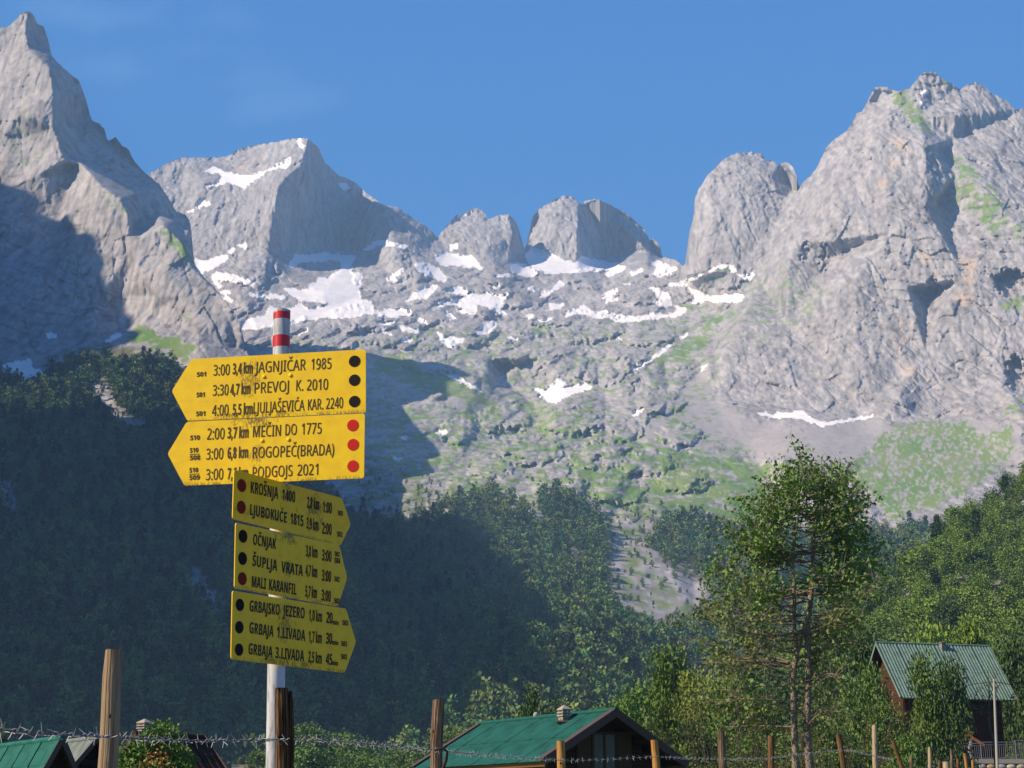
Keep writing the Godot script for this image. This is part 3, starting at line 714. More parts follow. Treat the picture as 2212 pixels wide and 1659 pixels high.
func ground() -> void:
	var sh := Shape.new()
	var xs := [-6000.0, -2500.0, -900.0, -300.0]
	var x := -100.0
	while x <= 100.0:
		xs.append(x)
		x += 5.0
	xs.append_array([300.0, 900.0, 2500.0, 6000.0])
	var zs := [6000.0, 2000.0, 500.0, 100.0]
	x = 40.0
	while x >= -180.0:
		zs.append(x)
		x -= 5.0
	zs.append_array([-300.0, -900.0, -2500.0, -6000.0])
	sh.col = Color(0.085, 0.115, 0.04)
	for j in zs.size() - 1:
		for i in xs.size() - 1:
			var q := []
			for e in [[i, j], [i + 1, j], [i + 1, j + 1], [i, j + 1]]:
				var px: float = xs[e[0]]
				var pz: float = zs[e[1]]
				var near := absf(px) <= 100.0 and pz >= -180.0 and pz <= 40.0
				q.append(Vector3(px, ground_height(px, pz) if near else 0.0, pz))
			var mid: Vector3 = (q[0] + q[2]) * 0.5
			sh.col = Color(0.17, 0.15, 0.115) if absf(mid.x) < 40.0 and mid.z > -9.0 and mid.z < 40.0 else Color(0.10, 0.135, 0.045)  # unseen tan ground near the camera, added to bounce warm light onto the signs
			sh.quad(q[0], q[3], q[2], q[1])
	structure("ground", sh.done(), vmat(1.0, 0.1))

# ---- trees
# leaves in lumps through a crown's volume
func crown(sd: int, count: int, leaf: float, tall: float, wide: float, low: float, lumps: int, cone := false) -> ArrayMesh:
	var r := RandomNumberGenerator.new()
	r.seed = sd
	var sh := Shape.new()
	var mids := []
	for i in lumps:
		var h := r.randf()
		var reach := (1.0 - h) * 0.95 + 0.05 if cone else sqrt(maxf(0.05, 1.0 - pow(absf(h - 0.42) / 0.62, 2.0)))
		var a := r.randf() * TAU
		var q := sqrt(r.randf()) * 0.78 * reach * wide * 0.5
		mids.append([Vector3(cos(a) * q, low + (tall - low) * (0.06 + 0.86 * h), sin(a) * q), wide * (r.randf_range(0.13, 0.2) if cone else r.randf_range(0.16, 0.27)), r.randf_range(0.75, 1.25)])
	for i in count:
		var m: Array = mids[i % lumps]
		var d := rnd_dir(r)
		d.y *= 0.8
		var p: Vector3 = m[0] + d * m[1] * pow(r.randf(), 0.45)
		var along := (d * 0.8 + rnd_dir(r) + Vector3(0, -0.35, 0)).normalized()
		var side := along.cross(rnd_dir(r)).normalized()
		var k: float = m[2] * r.randf_range(0.75, 1.25)
		sh.col = Color(k * r.randf_range(0.9, 1.15), k, k * r.randf_range(0.75, 1.05))
		sh.leaf(p, along, side, leaf * r.randf_range(0.7, 1.3), 0.7)
	return sh.done()

func trunk(sd: int, tall: float, rad: float, limbs: int, wide: float) -> ArrayMesh:
	var r := RandomNumberGenerator.new()
	r.seed = sd
	var sh := Shape.new()
	var pts := PackedVector3Array()
	var rs := PackedFloat32Array()
	for i in 7:
		var t := i / 6.0
		pts.append(Vector3(r.randf_range(-1, 1) * 0.02 * tall * t, -0.04 * tall + t * tall * 0.9, r.randf_range(-1, 1) * 0.02 * tall * t))
		rs.append(rad * (1.0 - 0.88 * t))
	sh.tube(pts, rs, 7)
	for i in limbs:
		var t := r.randf_range(0.25, 0.85)
		var a := r.randf() * TAU
		var b := Vector3(0, t * tall * 0.9, 0)
		var e := b + Vector3(cos(a), r.randf_range(0.4, 1.0), sin(a)) * wide * 0.36 * (1.1 - t * 0.6)
		sh.tube(PackedVector3Array([b, b.lerp(e, 0.5) + Vector3(0, -0.02 * tall, 0), e]), PackedFloat32Array([rad * 0.4, rad * 0.25, rad * 0.08]), 5, false)
	return sh.done()

func leaf_mat(c: Color, through := 0.5) -> StandardMaterial3D:
	var m := vmat(0.65, 0.35)
	m.albedo_color = c.linear_to_srgb()
	m.backlight_enabled = true
	m.backlight = Color(c.r * through * 1.1, c.g * through * 1.3, c.b * through * 0.5).linear_to_srgb()
	return m

# trees of a far-off wood, too many to count: one mass of whole trees
func woods() -> void:
	var r := RandomNumberGenerator.new()
	r.seed = 5
	var shapes := [crown(201, 230, 1.25, 10.0, 7.0, 1.2, 11), crown(202, 230, 1.2, 11.0, 6.5, 1.5, 10), crown(203, 220, 1.3, 9.0, 7.5, 1.0, 12), crown(204, 240, 1.0, 13.0, 5.0, 1.0, 16, true)]
	var places := [[], [], [], []]
	var tints := [[], [], [], []]
	var hue := noise(41, 0.02, 3)
	var wood: PackedByteArray = cover.wood
	var bench := soft("bench", 12)
	var y := 790.0
	while y < 1700.0:
		var d0 := 1500.0 - (y - 850.0) * 1.15 if y > 850.0 else 1550.0
		var step := clampf(4.0 * F / maxf(d0, 520.0), 8.0, 28.0)
		var x := -170.0 + r.randf() * step
		while x < 2320.0:
			var px := x + r.randf_range(-0.5, 0.5) * step
			var py := y + r.randf_range(-0.5, 0.5) * step * 0.5
			x += step
			var left := px < 866.0 and py > profile(LEFT_SKY, px) + 4.0
			var ox := hue.get_noise_2d(px * 1.6, py * 1.6 + 700.0) * 80.0
			var oy := hue.get_noise_2d(px * 1.6 + 900.0, py * 1.6) * 55.0
			if r.randf() > masked(wood, px + ox, py + oy): continue
			# skip what the near hill hides anyway
			if px > 1500.0 and py > profile(HILL_SKY, px) + 30.0: continue
			var grid := left_grid if left else far_grid
			var d := depth_at(grid, px, py)
			var g := EYE + ray(px, py) * d
			d += relief(g, 0.0 if left else masked(bench, px, py)) * (0.7 if left else 1.0)
			var p := EYE + ray(px, py) * d
			var k := 3 if r.randf() < (0.30 if left else 0.12) else r.randi() % 3
			var s := (pow(r.randf(), 1.4) * 1.05 + 0.65 if masked(wood, px, py) > 0.5 else r.randf_range(0.25, 0.6))
			var b := Basis(Vector3.UP, r.randf() * TAU).scaled(Vector3(s, s * r.randf_range(0.85, 1.2), s))
			places[k].append(Transform3D(b, p + Vector3(0, -0.8, 0)))
			var yellow := hue.get_noise_2d(px, py) * 1.7 + r.randf_range(-0.4, 0.4)
			var own := r.randf_range(0.75, 1.3)
			# species differ: bluish green to yellow green
			tints[k].append(Color(0.115 + 0.055 * yellow, 0.180 + 0.03 * yellow, 0.050) * own if k < 3 else Color(0.050, 0.080, 0.034) * own)
		y += step * 0.5
	var m := vmat(0.8, 0.2)
	var kinds := ["round-crowned broadleaf wood covering the lower mountain slopes", "tall-crowned broadleaf wood covering the lower mountain slopes", "spreading broadleaf wood covering the lower mountain slopes", "dark conifers scattered through the wood on the lower mountain slopes"]
	for k in 4:
		var mm := MultiMesh.new()
		mm.transform_format = MultiMesh.TRANSFORM_3D
		mm.use_colors = true
		mm.mesh = shapes[k]
		mm.instance_count = places[k].size()
		for i in places[k].size():
			mm.set_instance_transform(i, places[k][i])
			mm.set_instance_color(i, tints[k][i])
		var o := MultiMeshInstance3D.new()
		o.name = numbered("forest")
		o.multimesh = mm
		o.material_override = m
		add_child(o)
		tag(o, kinds[k], "forest", "", "stuff")

const HILL_SKY := [1000.0,1722.0, 1100.0,1690.0, 1250.0,1648.0, 1400.0,1605.0, 1550.0,1548.0, 1700.0,1465.0, 1830.0,1368.0, 1890.0,1305.0, 1940.0,1265.0, 2000.0,1210.0, 2080.0,1145.0, 2150.0,1088.0, 2212.0,1042.0, 2360.0,950.0]
var hill_grid: PackedFloat32Array

func hill() -> void:
	hill_grid = depth_grid([[2360,950,540],[2212,1042,490],[2150,1088,480],[2000,1210,440],[1890,1305,410],[1700,1465,350],[1550,1548,300],[1400,1605,260],[1250,1648,240],[1000,1722,220],[2360,1400,290],[2212,1400,290],[1900,1450,300],[1700,1560,240],[2360,1722,145],[2212,1722,145],[1900,1722,150],[1550,1722,150],[1250,1722,180],[2360,-20,560],[1000,-20,400],[2212,1250,400],[1500,1000,420]])
	var floor_m := vmat(1.0, 0.1)
	structure("hill", mountainside(hill_grid, 1000.0, 2345.0, HILL_SKY, [900.0, 1722.0, 2400.0, 1722.0], 9.0, 0.05, 0.0, true), floor_m)

var tree_kit := {}

func tree_meshes() -> void:
	M.bark = mat(lin(0.16, 0.13, 0.10), 0.95, 0.2)
	M.bark.albedo_texture = noise_tex(51, 0.05, [Color(0.55, 0.5, 0.46), Color(0.8, 0.78, 0.74), Color(1, 0.98, 0.95)], 128, 2.0, 0.6)
	M.leaf_mid = leaf_mat(Color(0.108, 0.180, 0.036), 0.75)
	M.leaf_bright = leaf_mat(Color(0.170, 0.260, 0.040), 0.75)
	M.leaf_dark = leaf_mat(Color(0.055, 0.105, 0.028), 0.6)
	M.leaf_yellow = leaf_mat(Color(0.19, 0.225, 0.036))
	M.leaf_fresh = leaf_mat(Color(0.115, 0.205, 0.042))
	tree_kit.mid = []
	for i in 5:
		tree_kit.mid.append([crown(301 + i, 2600, 0.42, 9.0, 6.4, 1.2, 26 + i * 3), trunk(311 + i, 9.0, 0.15, 5, 6.4)])
	tree_kit.near = []
	for i in 4:
		tree_kit.near.append([crown(321 + i, 6500, 0.19, 6.0, 4.4, 0.7, 34 + i * 4), trunk(331 + i, 6.0, 0.11, 9, 4.4)])
	tree_kit.fir = [[crown(341, 2600, 0.40, 11.0, 4.4, 0.8, 40, true), trunk(342, 11.0, 0.15, 8, 3.0)]]

func tree(kit: String, variant: int, where: Vector3, tall: float, base_tall: float, leafm: Material, turn: float, called: String, label: String, group := "", wide := 1.0) -> Node3D:
	var t := thing(called, label, "tree", where, group)
	t.rotation.y = turn
	var s := tall / base_tall
	t.scale = Vector3(s * wide, s, s * wide)
	var k: Array = tree_kit[kit][variant % tree_kit[kit].size()]
	part("trunk", k[1], M.bark, t)
	part("crown", k[0], leafm, t)
	return t

func hill_trees() -> void:
	var r := RandomNumberGenerator.new()
	r.seed = 77
	var spots: Array[Vector2] = []
	var tries := 0
	while tries < 9000 and spots.size() < 230:
		tries += 1
		var x := r.randf_range(1130.0, 2300.0)
		var y := r.randf_range(960.0, 1700.0)
		if y < profile(HILL_SKY, x) + 2.0: continue
		var d := depth_at(hill_grid, x, y)
		var gap := 3.3 * F / d
		var ok := true
		for s: Vector2 in spots:
			if absf(s.x - x) < gap and absf(s.y - y) < gap * 0.42:
				ok = false
				break
		if ok: spots.append(Vector2(x, y))
	var hue := noise(43, 0.006, 2)
	for s: Vector2 in spots:
		var d := depth_at(hill_grid, s.x, s.y)
		var p := EYE + ray(s.x, s.y) * d
		p.y -= 0.3
		var h := hue.get_noise_2d(s.x, s.y) * 1.3 + r.randf_range(-0.45, 0.45) + (s.x - 1850.0) * 0.0006
		var tall := r.randf_range(7.0, 11.0)
		var rock_gap := Vector2((s.x - 2160.0) / 34.0, (s.y - 1330.0) / 55.0).length() < 1.0
		if rock_gap: continue
		if r.randf() < 0.07:
			tree("fir", 0, p, tall * 1.25, 11.0, M.leaf_dark, r.randf() * TAU, "fir_tree", "dark pointed conifer among broadleaf trees on the near hillside", "conifers on the near hillside", r.randf_range(0.85, 1.15))
		elif h > 0.02:
			tree("mid", r.randi() % 5, p, tall, 9.0, M.leaf_bright, r.randf() * TAU, "broadleaf_tree", "yellow-green broadleaf tree in the sunlit wood on the near hillside", "yellow-green trees on the near hillside", r.randf_range(0.85, 1.2))
		elif h > -0.55:
			tree("mid", r.randi() % 5, p, tall, 9.0, M.leaf_mid, r.randf() * TAU, "broadleaf_tree", "mid-green broadleaf tree in the wood on the near hillside", "mid-green trees on the near hillside", r.randf_range(0.85, 1.2))
		else:
			tree("mid", r.randi() % 5, p, tall, 9.0, M.leaf_dark, r.randf() * TAU, "broadleaf_tree", "dark-green broadleaf tree in the wood on the near hillside", "dark-green trees on the near hillside", r.randf_range(0.85, 1.2))
	# the sunlit wooded knoll low behind the signpost
	for q in [[560,1610,330],[600,1580,345],[640,1556,350],[672,1552,340],[700,1562,352],[735,1568,345],[770,1580,335],[800,1590,325],[835,1602,320],[870,1604,300],[905,1606,290],[935,1600,260],[965,1602,240],[620,1610,290],[660,1600,280],[705,1606,280],[750,1612,270],[790,1622,265],[830,1630,260],[880,1632,240],[920,1630,220],[650,1640,240],[720,1645,235],[800,1648,230],[860,1650,220],[985,1560,260],[1010,1575,250]]:
		var top := at(q[0] + r.randf_range(-8, 8), q[1] + 10, q[2])
		var tall := minf(top.y, r.randf_range(8.0, 12.0))
		tree("mid", r.randi() % 5, Vector3(top.x, top.y - tall, top.z), tall, 9.0, M.leaf_fresh if r.randf() < 0.5 else M.leaf_mid, r.randf() * TAU, "broadleaf_tree", "sunlit broadleaf tree on the low knoll behind the signpost", "trees on the low knoll", r.randf_range(0.9, 1.2))
	var sh := Shape.new()
	sh.col = Color(0.07, 0.09, 0.035)
	# the knoll itself
	var ring := []
	for j in 9:
		var row := []
		for i in 17:
			var x := lerpf(-75.0, 0.0, i / 16.0)
			var z := lerpf(-200.0, -400.0, j / 8.0)
			var h := 9.0 * exp(-pow((x + 48.0) / 20.0, 2.0)) * smoothstep(-200.0, -330.0, z) * (1.0 - smoothstep(-350.0, -400.0, z)) + 2.0 * smoothstep(-200.0, -260.0, z) * (1.0 - smoothstep(-350.0, -400.0, z)) * smoothstep(0.0, -12.0, x)
			row.append(Vector3(x, h - 0.2, z))
		ring.append(row)
	for j in 8:
		for i in 16:
			sh.quad(ring[j][i], ring[j + 1][i], ring[j + 1][i + 1], ring[j][i + 1])
	structure("hill", sh.done(), vmat(1.0, 0.1))

# trees round the houses, set by the pixel of their top, their distance and the width of their crown in pixels
func near_trees() -> void:
	for q in [
		[1145,1486,75.0,"near",0,"leaf_dark",66,"slender young tree standing behind the ridge of the green roof"],
		[1096,1546,78.0,"near",1,"leaf_mid",50,"small round tree top showing above the green roof ridge"],
		[1300,1535,110.0,"near",2,"leaf_fresh",130,"light green tree just behind the brown gable of the green-roofed cabin"],
		[1370,1480,104.0,"near",0,"leaf_fresh",130,"light green tree beside the brown gable, shorter than its dark neighbour"],
		[1446,1392,96.0,"near",3,"leaf_mid",130,"tall dense dark green tree right of the brown gable"],
		[1510,1440,92.0,"near",1,"leaf_yellow",110,"yellowish tree beside the tall dense dark green one"],
		[1580,1460,88.0,"near",2,"leaf_mid",140,"green tree left of the tall tree with two trunks"],
		[1650,1490,84.0,"near",0,"leaf_dark",140,"dark tree behind the tall tree with two trunks"],
		[1790,1410,90.0,"near",3,"leaf_mid",130,"green tree between the two-trunked tree and the brown log cabin"],
		[1850,1450,86.0,"near",1,"leaf_fresh",120,"fresh green tree left of the brown log cabin gable"],
		[1882,1432,105.0,"near",3,"leaf_mid",95,"green tree hiding the gable end of the log cabin"],
		[1905,1520,84.0,"near",2,"leaf_mid",120,"low leafy tree before the gable end of the log cabin"],
		[2185,1375,128.0,"near",0,"leaf_dark",120,"dark tree close behind the right end of the log cabin roof"],
		[1860,1350,134.0,"near",3,"leaf_dark",130,"dark tree close behind the left end of the log cabin roof"],
		[2000,1340,136.0,"near",1,"leaf_bright",130,"bright green tree close behind the middle of the log cabin roof"],
		[2090,1345,136.0,"near",2,"leaf_bright",120,"yellow-green tree close behind the log cabin roof near its right end"],
		[2232,1440,114.0,"near",2,"leaf_dark",110,"dark tree right of the log cabin wall"],
		[1992,1412,104.0,"near",0,"leaf_mid",110,"crooked leafy tree hiding the middle of the log cabin roof"],
		[2050,1420,103.0,"near",3,"leaf_dark",90,"dark leafy tree before the log cabin porch"],
		[1730,1560,70.0,"near",1,"leaf_mid",150,"low bushy tree at the foot of the two-trunked tree"],
		[1620,1585,66.0,"near",3,"leaf_fresh",130,"low bright bush between the brown post and the two-trunked tree"],
		[1500,1560,70.0,"near",0,"leaf_dark",150,"low dark bush behind the grey-brown upright post"],
		[1800,1560,66.0,"near",2,"leaf_fresh",120,"low bright bush behind the leaning brown post"],
		[1960,1590,60.0,"near",2,"leaf_fresh",90,"small bright bush left of the terrace railing"],
		[-12,1560,48.0,"near",1,"leaf_dark",80,"dark leafy tree beside the turquoise corrugated roof"],
	]:
		var top := at(q[0], q[1], q[2])
		var gy := ground_height(top.x, top.z)
		var tall := top.y - gy
		tree(q[3], q[4], Vector3(top.x, gy, top.z), tall, 6.0, M[q[5]], q[0] * 0.7, "garden_tree", q[7], "", q[6] * q[2] / F / 4.4 * 6.0 / tall)

# ---- the signpost
func hit(px: float, py: float, n: Vector3, p0: Vector3) -> Vector3:
	var r := ray(px, py)
	return EYE + r * ((p0 - EYE).dot(n) / r.dot(n))

func post_center(y: float) -> Vector3:
	# leaning a little: pixel centres read at two heights
	var a := at(609.0, 671.0, 6.4)
	var b := at(594.0, 1623.0, 6.4)
	var ya := a.y
	var yb := b.y
	return a.lerp(b, (y - ya) / (yb - ya))

func dirt_tex(sd: int, smudges: Array) -> ImageTexture:
	# yellow paint with weathering: specks, a grey smear where figures were overpainted, grime at the lower edge and corners
	var w := 512
	var h := 192
	var im := Image.create(w, h, false, Image.FORMAT_RGB8)
	var n := noise(sd, 0.02, 4)
	var s := noise(sd + 1, 0.10, 4)
	for j in h:
		for i in w:
			var v := n.get_noise_2d(i, j)
			var c := Color(0.91, 0.765, 0.055).lerp(Color(0.88, 0.72, 0.07), clampf(v + 0.4, 0.0, 1.0))
			var k := s.get_noise_2d(i * 1.5, j * 0.55)
			var dirt := clampf((k - 0.45 + 0.5 * v) * 2.0, 0.0, 1.0) * 0.14
			var rim := clampf((j - h * 0.93) / (h * 0.07), 0.0, 1.0)
			dirt = maxf(dirt, rim * clampf(k * 1.8 + 0.35 + v, 0.0, 1.0) * 0.75)
			for m in smudges:
				var e := pow((i - m[0] * w) / (m[2] * w), 2.0) + pow((j - m[1] * h) / (m[3] * h), 2.0)
				if e < 1.0: dirt = maxf(dirt, clampf((k + 0.25 + v * 0.6) * 1.6, 0.0, 1.0) * (m[4] if e < 0.6 else m[4] * 0.6))
			im.set_pixel(i, j, c.lerp(Color(0.30, 0.25, 0.12), dirt * 0.85))
	return ImageTexture.create_from_image(im)

var font_thin: SystemFont
var font_bold: SystemFont

func lettering(text: String, a: Vector3, b: Vector3, cap: float, normal: Vector3, m: Material, parent: Node3D, bold := false) -> void:
	var f := font_bold if bold else font_thin
	var t := TextMesh.new()
	t.font = f
	t.font_size = 64
	t.pixel_size = 0.01
	t.depth = 0.02
	t.curve_step = 1.0
	t.horizontal_alignment = HORIZONTAL_ALIGNMENT_LEFT
	t.text = "H"
	var ref := t.get_aabb()
	t.text = text
	var box := t.get_aabb()
	var along := (b - a).normalized()
	var up := normal.cross(along).normalized()
	var sx := a.distance_to(b) / box.size.x
	var sy := cap / ref.size.y
	var bas := Basis(along * sx, up * sy, normal * 0.05)
	part("lettering", t, m, parent, Transform3D(bas, a - bas * Vector3(box.position.x, ref.position.y, 0.0) + normal * 0.0011))

func sign_board(post: Node3D, z: String, outline: Array, n: Vector3, p0: Vector3, paint: Material, texts: Array, dots: Array, rivets: Array, label: String, ink: Material, cap0: float) -> void:
	var along := Vector3.UP.cross(n).normalized()
	var corners: Array[Vector2] = []
	for i in range(0, outline.size(), 2):
		var q := zp(z, outline[i], outline[i + 1])
		var h := hit(q.x, q.y, n, p0) - p0
		corners.append(Vector2(h.dot(along), h.y))
	var ring := PackedVector2Array()
	for i in corners.size():
		var c := corners[i]
		var a := corners[(i + corners.size() - 1) % corners.size()]
		var b := corners[(i + 1) % corners.size()]
		var r := 0.011
		var pa := c + (a - c).normalized() * r
		var pb := c + (b - c).normalized() * r
		for k in 5:
			var t := k / 4.0
			ring.append(pa * (1 - t) * (1 - t) + c * 2 * t * (1 - t) + pb * t * t)
	if Geometry2D.is_polygon_clockwise(ring): ring.reverse()
	var lo := ring[0]
	var hi := ring[0]
	for p in ring:
		lo = lo.min(p)
		hi = hi.max(p)
	var sh := Shape.new()
	var tri := Geometry2D.triangulate_polygon(ring)
	var thick := 0.004
	for side in [0, 1]:
		var k := sh.v.size()
		for p in ring:
			sh.v.append(p0 + along * p.x + Vector3.UP * p.y - n * thick * side)
			sh.n.append(n if side == 0 else -n)
			sh.c.append(Color.WHITE)
			sh.uv.append(Vector2((p.x - lo.x) / (hi.x - lo.x), 1.0 - (p.y - lo.y) / (hi.y - lo.y)))
		for t in range(0, tri.size(), 3):
			var ta := sh.v[k + tri[t]]
			var g := (sh.v[k + tri[t + 2]] - ta).cross(sh.v[k + tri[t + 1]] - ta)
			var flip := g.dot(n if side == 0 else -n) < 0.0
			sh.ix.append(k + tri[t])
			sh.ix.append(k + tri[t + (2 if flip else 1)])
			sh.ix.append(k + tri[t + (1 if flip else 2)])
	for i in ring.size():
		var p := ring[i]
		var q := ring[(i + 1) % ring.size()]
		var a := p0 + along * p.x + Vector3.UP * p.y
		var b := p0 + along * q.x + Vector3.UP * q.y
		sh.quad(a, a - n * thick, b - n * thick, b, Vector2(0.1, 0.1), Vector2(0.12, 0.12))
	var board := part("sign_board", sh.done(), paint, post)
	board.set_meta("label", label)
	for t in texts:
		var qa := zp(z, t[1], t[2])
		var qb := zp(z, t[3], t[4])
		var a := hit(qa.x, qa.y, n, p0)
		var b := hit(qb.x, qb.y, n, p0)
		var cap_px: float = (t[5] if t.size() > 5 else cap0) * ZOOM[z][2]
		var c := hit(qa.x, qa.y - cap_px, n, p0)
		lettering(t[0], a, b, c.y - a.y, n, ink, board, z == "T" or t[0].ends_with("km") or t.size() > 5)
		if t.size() > 6:
			# a fraction bar under this number
			var d := Shape.new()
			d.block(a - Vector3(0, 0.006, 0), b - a + (b - a).normalized() * 0.006, Vector3(0, -0.0022, 0), n * 0.0012)
			part("fraction_bar", d.done(), ink, board)
	for d in dots:
		var q := zp(z, d[0], d[1])
		var o := hit(q.x, q.y, n, p0)
		var e := hit(q.x, q.y - d[2] * ZOOM[z][2], n, p0)
		var cyl := CylinderMesh.new()
		cyl.top_radius = 1.0
		cyl.bottom_radius = 1.0
		cyl.height = 1.0
		cyl.radial_segments = 32
		cyl.rings = 1
		var r := e.y - o.y
		part("trail_mark", cyl, M[d[3]], board, Transform3D(Basis(along * r, n * 0.0016, -Vector3.UP * r), o + n * 0.0007))
	for d in rivets:
		var q := zp(z, d[0], d[1])
		var o := hit(q.x, q.y, n, p0)
		var s := SphereMesh.new()
		s.radius = 0.0085
		s.height = 0.017
		s.radial_segments = 16
		s.rings = 8
		part("rivet", s, paint, board, Transform3D(Basis(along, Vector3.UP, n * 0.55), o))

func signpost() -> void:
	font_thin = SystemFont.new()
	font_thin.font_names = PackedStringArray(["Droid Sans"])
	font_bold = SystemFont.new()
	font_bold.font_names = PackedStringArray(["Droid Sans"])
	font_bold.font_weight = 700
	M.ink_brown = mat(lin(0.055, 0.030, 0.012), 0.6, 0.4)
	M.ink_black = mat(lin(0.014, 0.014, 0.012), 0.6, 0.4)
	M.dot_black = mat(lin(0.016, 0.015, 0.014), 0.8, 0.2)
	M.dot_dull = mat(lin(0.17, 0.022, 0.016), 0.8, 0.2)
	M.dot_red = mat(lin(0.50, 0.024, 0.020), 0.75, 0.2)
	var top := post_center(at(609, 671, 6.4).y)
	var foot_y := 0.05
	var foot := post_center(foot_y)
	foot.y = foot_y
	var post := thing("signpost", "white steel trail signpost with red-white top and five yellow arrow boards", "signpost", Vector3.ZERO)
	var steel := mat(lin(0.50, 0.52, 0.53), 0.42, 0.5)
	steel.albedo_texture = noise_tex(61, 0.04, [Color(0.80, 0.79, 0.76), Color(0.97, 0.97, 0.97), Color(1, 1, 1)], 256, 1.0, 0.7)
	var red := mat(lin(0.50, 0.012, 0.020), 0.38, 0.5)
	var r := 0.0345
	var pole := Shape.new()
	var pts := PackedVector3Array()
	var rs := PackedFloat32Array()
	for i in 13:
		pts.append(foot.lerp(top, i / 12.0))
		rs.append(r)
	pole.tube(pts, rs, 40)
	var pm := part("pole", pole.done(), steel, post)
	# painted bands stand a hair proud of the pole; the upper one is flaking at its rim
	var axis := (top - foot).normalized()
	var sx := axis.cross(Vector3(0, 0, 1)).normalized()
	var sz := sx.cross(axis).normalized()
	var flake := noise(63, 0.9, 3)
	for band in [[0.0, 0.0405, true], [0.112, 0.160, false]]:
		var b := Shape.new()
		var m := 96
		for k in m:
			var q := []
			for e in [k, k + 1]:
				var a: float = TAU * e / m
				var o := sx * cos(a) + sz * sin(a)
				var y0: float = band[0]
				var y1: float = band[1]
				if band[2]:
					# the flaked part faces the trail
					var face := clampf(sin(a) * 1.6 + 0.1 + cos(a) * -0.3, 0.0, 1.0)
					y0 += 0.001 + face * (0.008 + 0.012 * maxf(0.0, flake.get_noise_1d(e * 1.0) + 0.15)) + 0.001 * absf(flake.get_noise_1d(e * 3.0))
				else:
					y0 += 0.0006 * flake.get_noise_1d(e * 2.0 + 50.0)
				y1 += 0.0006 * flake.get_noise_1d(e * 2.0 + 90.0)
				q.append([top - axis * y0 + o * (r + 0.0006), top - axis * y1 + o * (r + 0.0006), o])
			var n0 := b.v.size()
			for e in [q[0], q[1]]:
				for w in 2:
					b.v.append(e[w]); b.n.append(e[2]); b.c.append(Color.WHITE); b.uv.append(Vector2.ZERO)
			var face_n: Vector3 = q[0][2]
			var g := (b.v[n0 + 3] - b.v[n0]).cross(b.v[n0 + 2] - b.v[n0])
			if g.dot(face_n) > 0.0: b.ix.append_array(PackedInt32Array([n0, n0 + 2, n0 + 3, n0, n0 + 3, n0 + 1]))
			else: b.ix.append_array(PackedInt32Array([n0, n0 + 3, n0 + 2, n0, n0 + 1, n0 + 3]))
		var bo := part("paint_band", b.done(), red, pm)
		bo.set_meta("label", "red paint band flaking at the rim" if band[2] else "lower red paint band")
	var paint_a := mat(Color.WHITE, 0.45, 0.4)
	paint_a.albedo_texture = dirt_tex(71, [[0.40, 0.35, 0.06, 0.33, 0.55], [0.45, 0.95, 0.25, 0.06, 0.6]])
	paint_a.texture_repeat = false
	var paint_b := mat(Color.WHITE, 0.45, 0.4)
	paint_b.albedo_texture = dirt_tex(75, [[0.44, 0.04, 0.12, 0.13, 0.75], [0.46, 0.6, 0.05, 0.2, 0.4]])
	paint_b.texture_repeat = false
	var paint_c := mat(Color.WHITE, 0.5, 0.4)
	paint_c.albedo_texture = dirt_tex(79, [[0.68, 0.45, 0.07, 0.4, 0.65], [0.42, 0.18, 0.05, 0.2, 0.5], [0.3, 0.75, 0.3, 0.08, 0.35]])
	paint_c.texture_repeat = false
	var n1 := Vector3(-0.19, 0, 0.98).normalized()
	var n2 := Vector3(0.848, 0, 0.53).normalized()
	var mid1 := post_center(at(600, 830, 6.4).y) + n1 * (r + 0.005)
	var mid1b := post_center(at(600, 980, 6.4).y) + n1 * (r + 0.005)
	sign_board(post, "S", [180,755, 345,490, 1790,409, 1790,935, 310,1003], n1, mid1, paint_a, [
		["501",388,636,463,632,36], ["3:00",525,628,658,621], ["3,4 km",685,617,850,607], ["JAGNJIČAR",866,605,1290,581], ["1985",1337,578,1503,569],
		["501",385,806,452,803,38], ["3:30",520,795,648,788], ["4,7 km",665,788,830,778], ["PREVOJ",866,776,1150,757], ["K. 2010",1212,755,1475,742],
		["501",382,963,457,960,38], ["4:00",513,962,648,955], ["5,5 km",685,953,848,945], ["LJULJAŠEVIĆA",857,940,1280,917], ["KAR. 2240",1310,915,1600,895]],
		[[1697,508,47,"dot_black"], [1697,665,47,"dot_black"], [1697,842,47,"dot_black"]], [[946,637],[1166,625]], "upper yellow arrow board with three black trail dots", M.ink_brown, 90.0)
	sign_board(post, "S", [145,1275, 305,1010, 1782,941, 1775,1478, 285,1540], n1, mid1b, paint_b, [
		["510",333,1162,412,1160,38], ["2:00",473,1158,615,1152], ["3,7 km",642,1150,815,1142], ["MEČIN",853,1138,1083,1127], ["DO",1122,1123,1215,1118], ["1775",1258,1116,1422,1107],
		["510",330,1266,400,1263,38,1], ["508",330,1328,415,1325,38], ["3:00",465,1325,605,1318], ["6,8 km",642,1317,812,1308], ["ROGOPEČ(BRADA)",850,1312,1525,1285],
		["510",326,1431,398,1428,38,1], ["509",326,1493,412,1490,38], ["3:00",463,1495,605,1488], ["7,6 km",642,1487,812,1478], ["PODGOJS",850,1478,1180,1460], ["2021",1222,1457,1393,1449]],
		[[1683,1040,48,"dot_red"], [1685,1200,48,"dot_red"], [1684,1378,48,"dot_red"]], [[931,1168],[1150,1158]], "yellow arrow board with three red trail dots", M.ink_brown, 92.0)
	var k := [1090.0, 1215.0, 1365.0]
	var mids := []
	for y in k: mids.append(post_center(at(597, y, 6.4).y) + n2 * (r + 0.005))
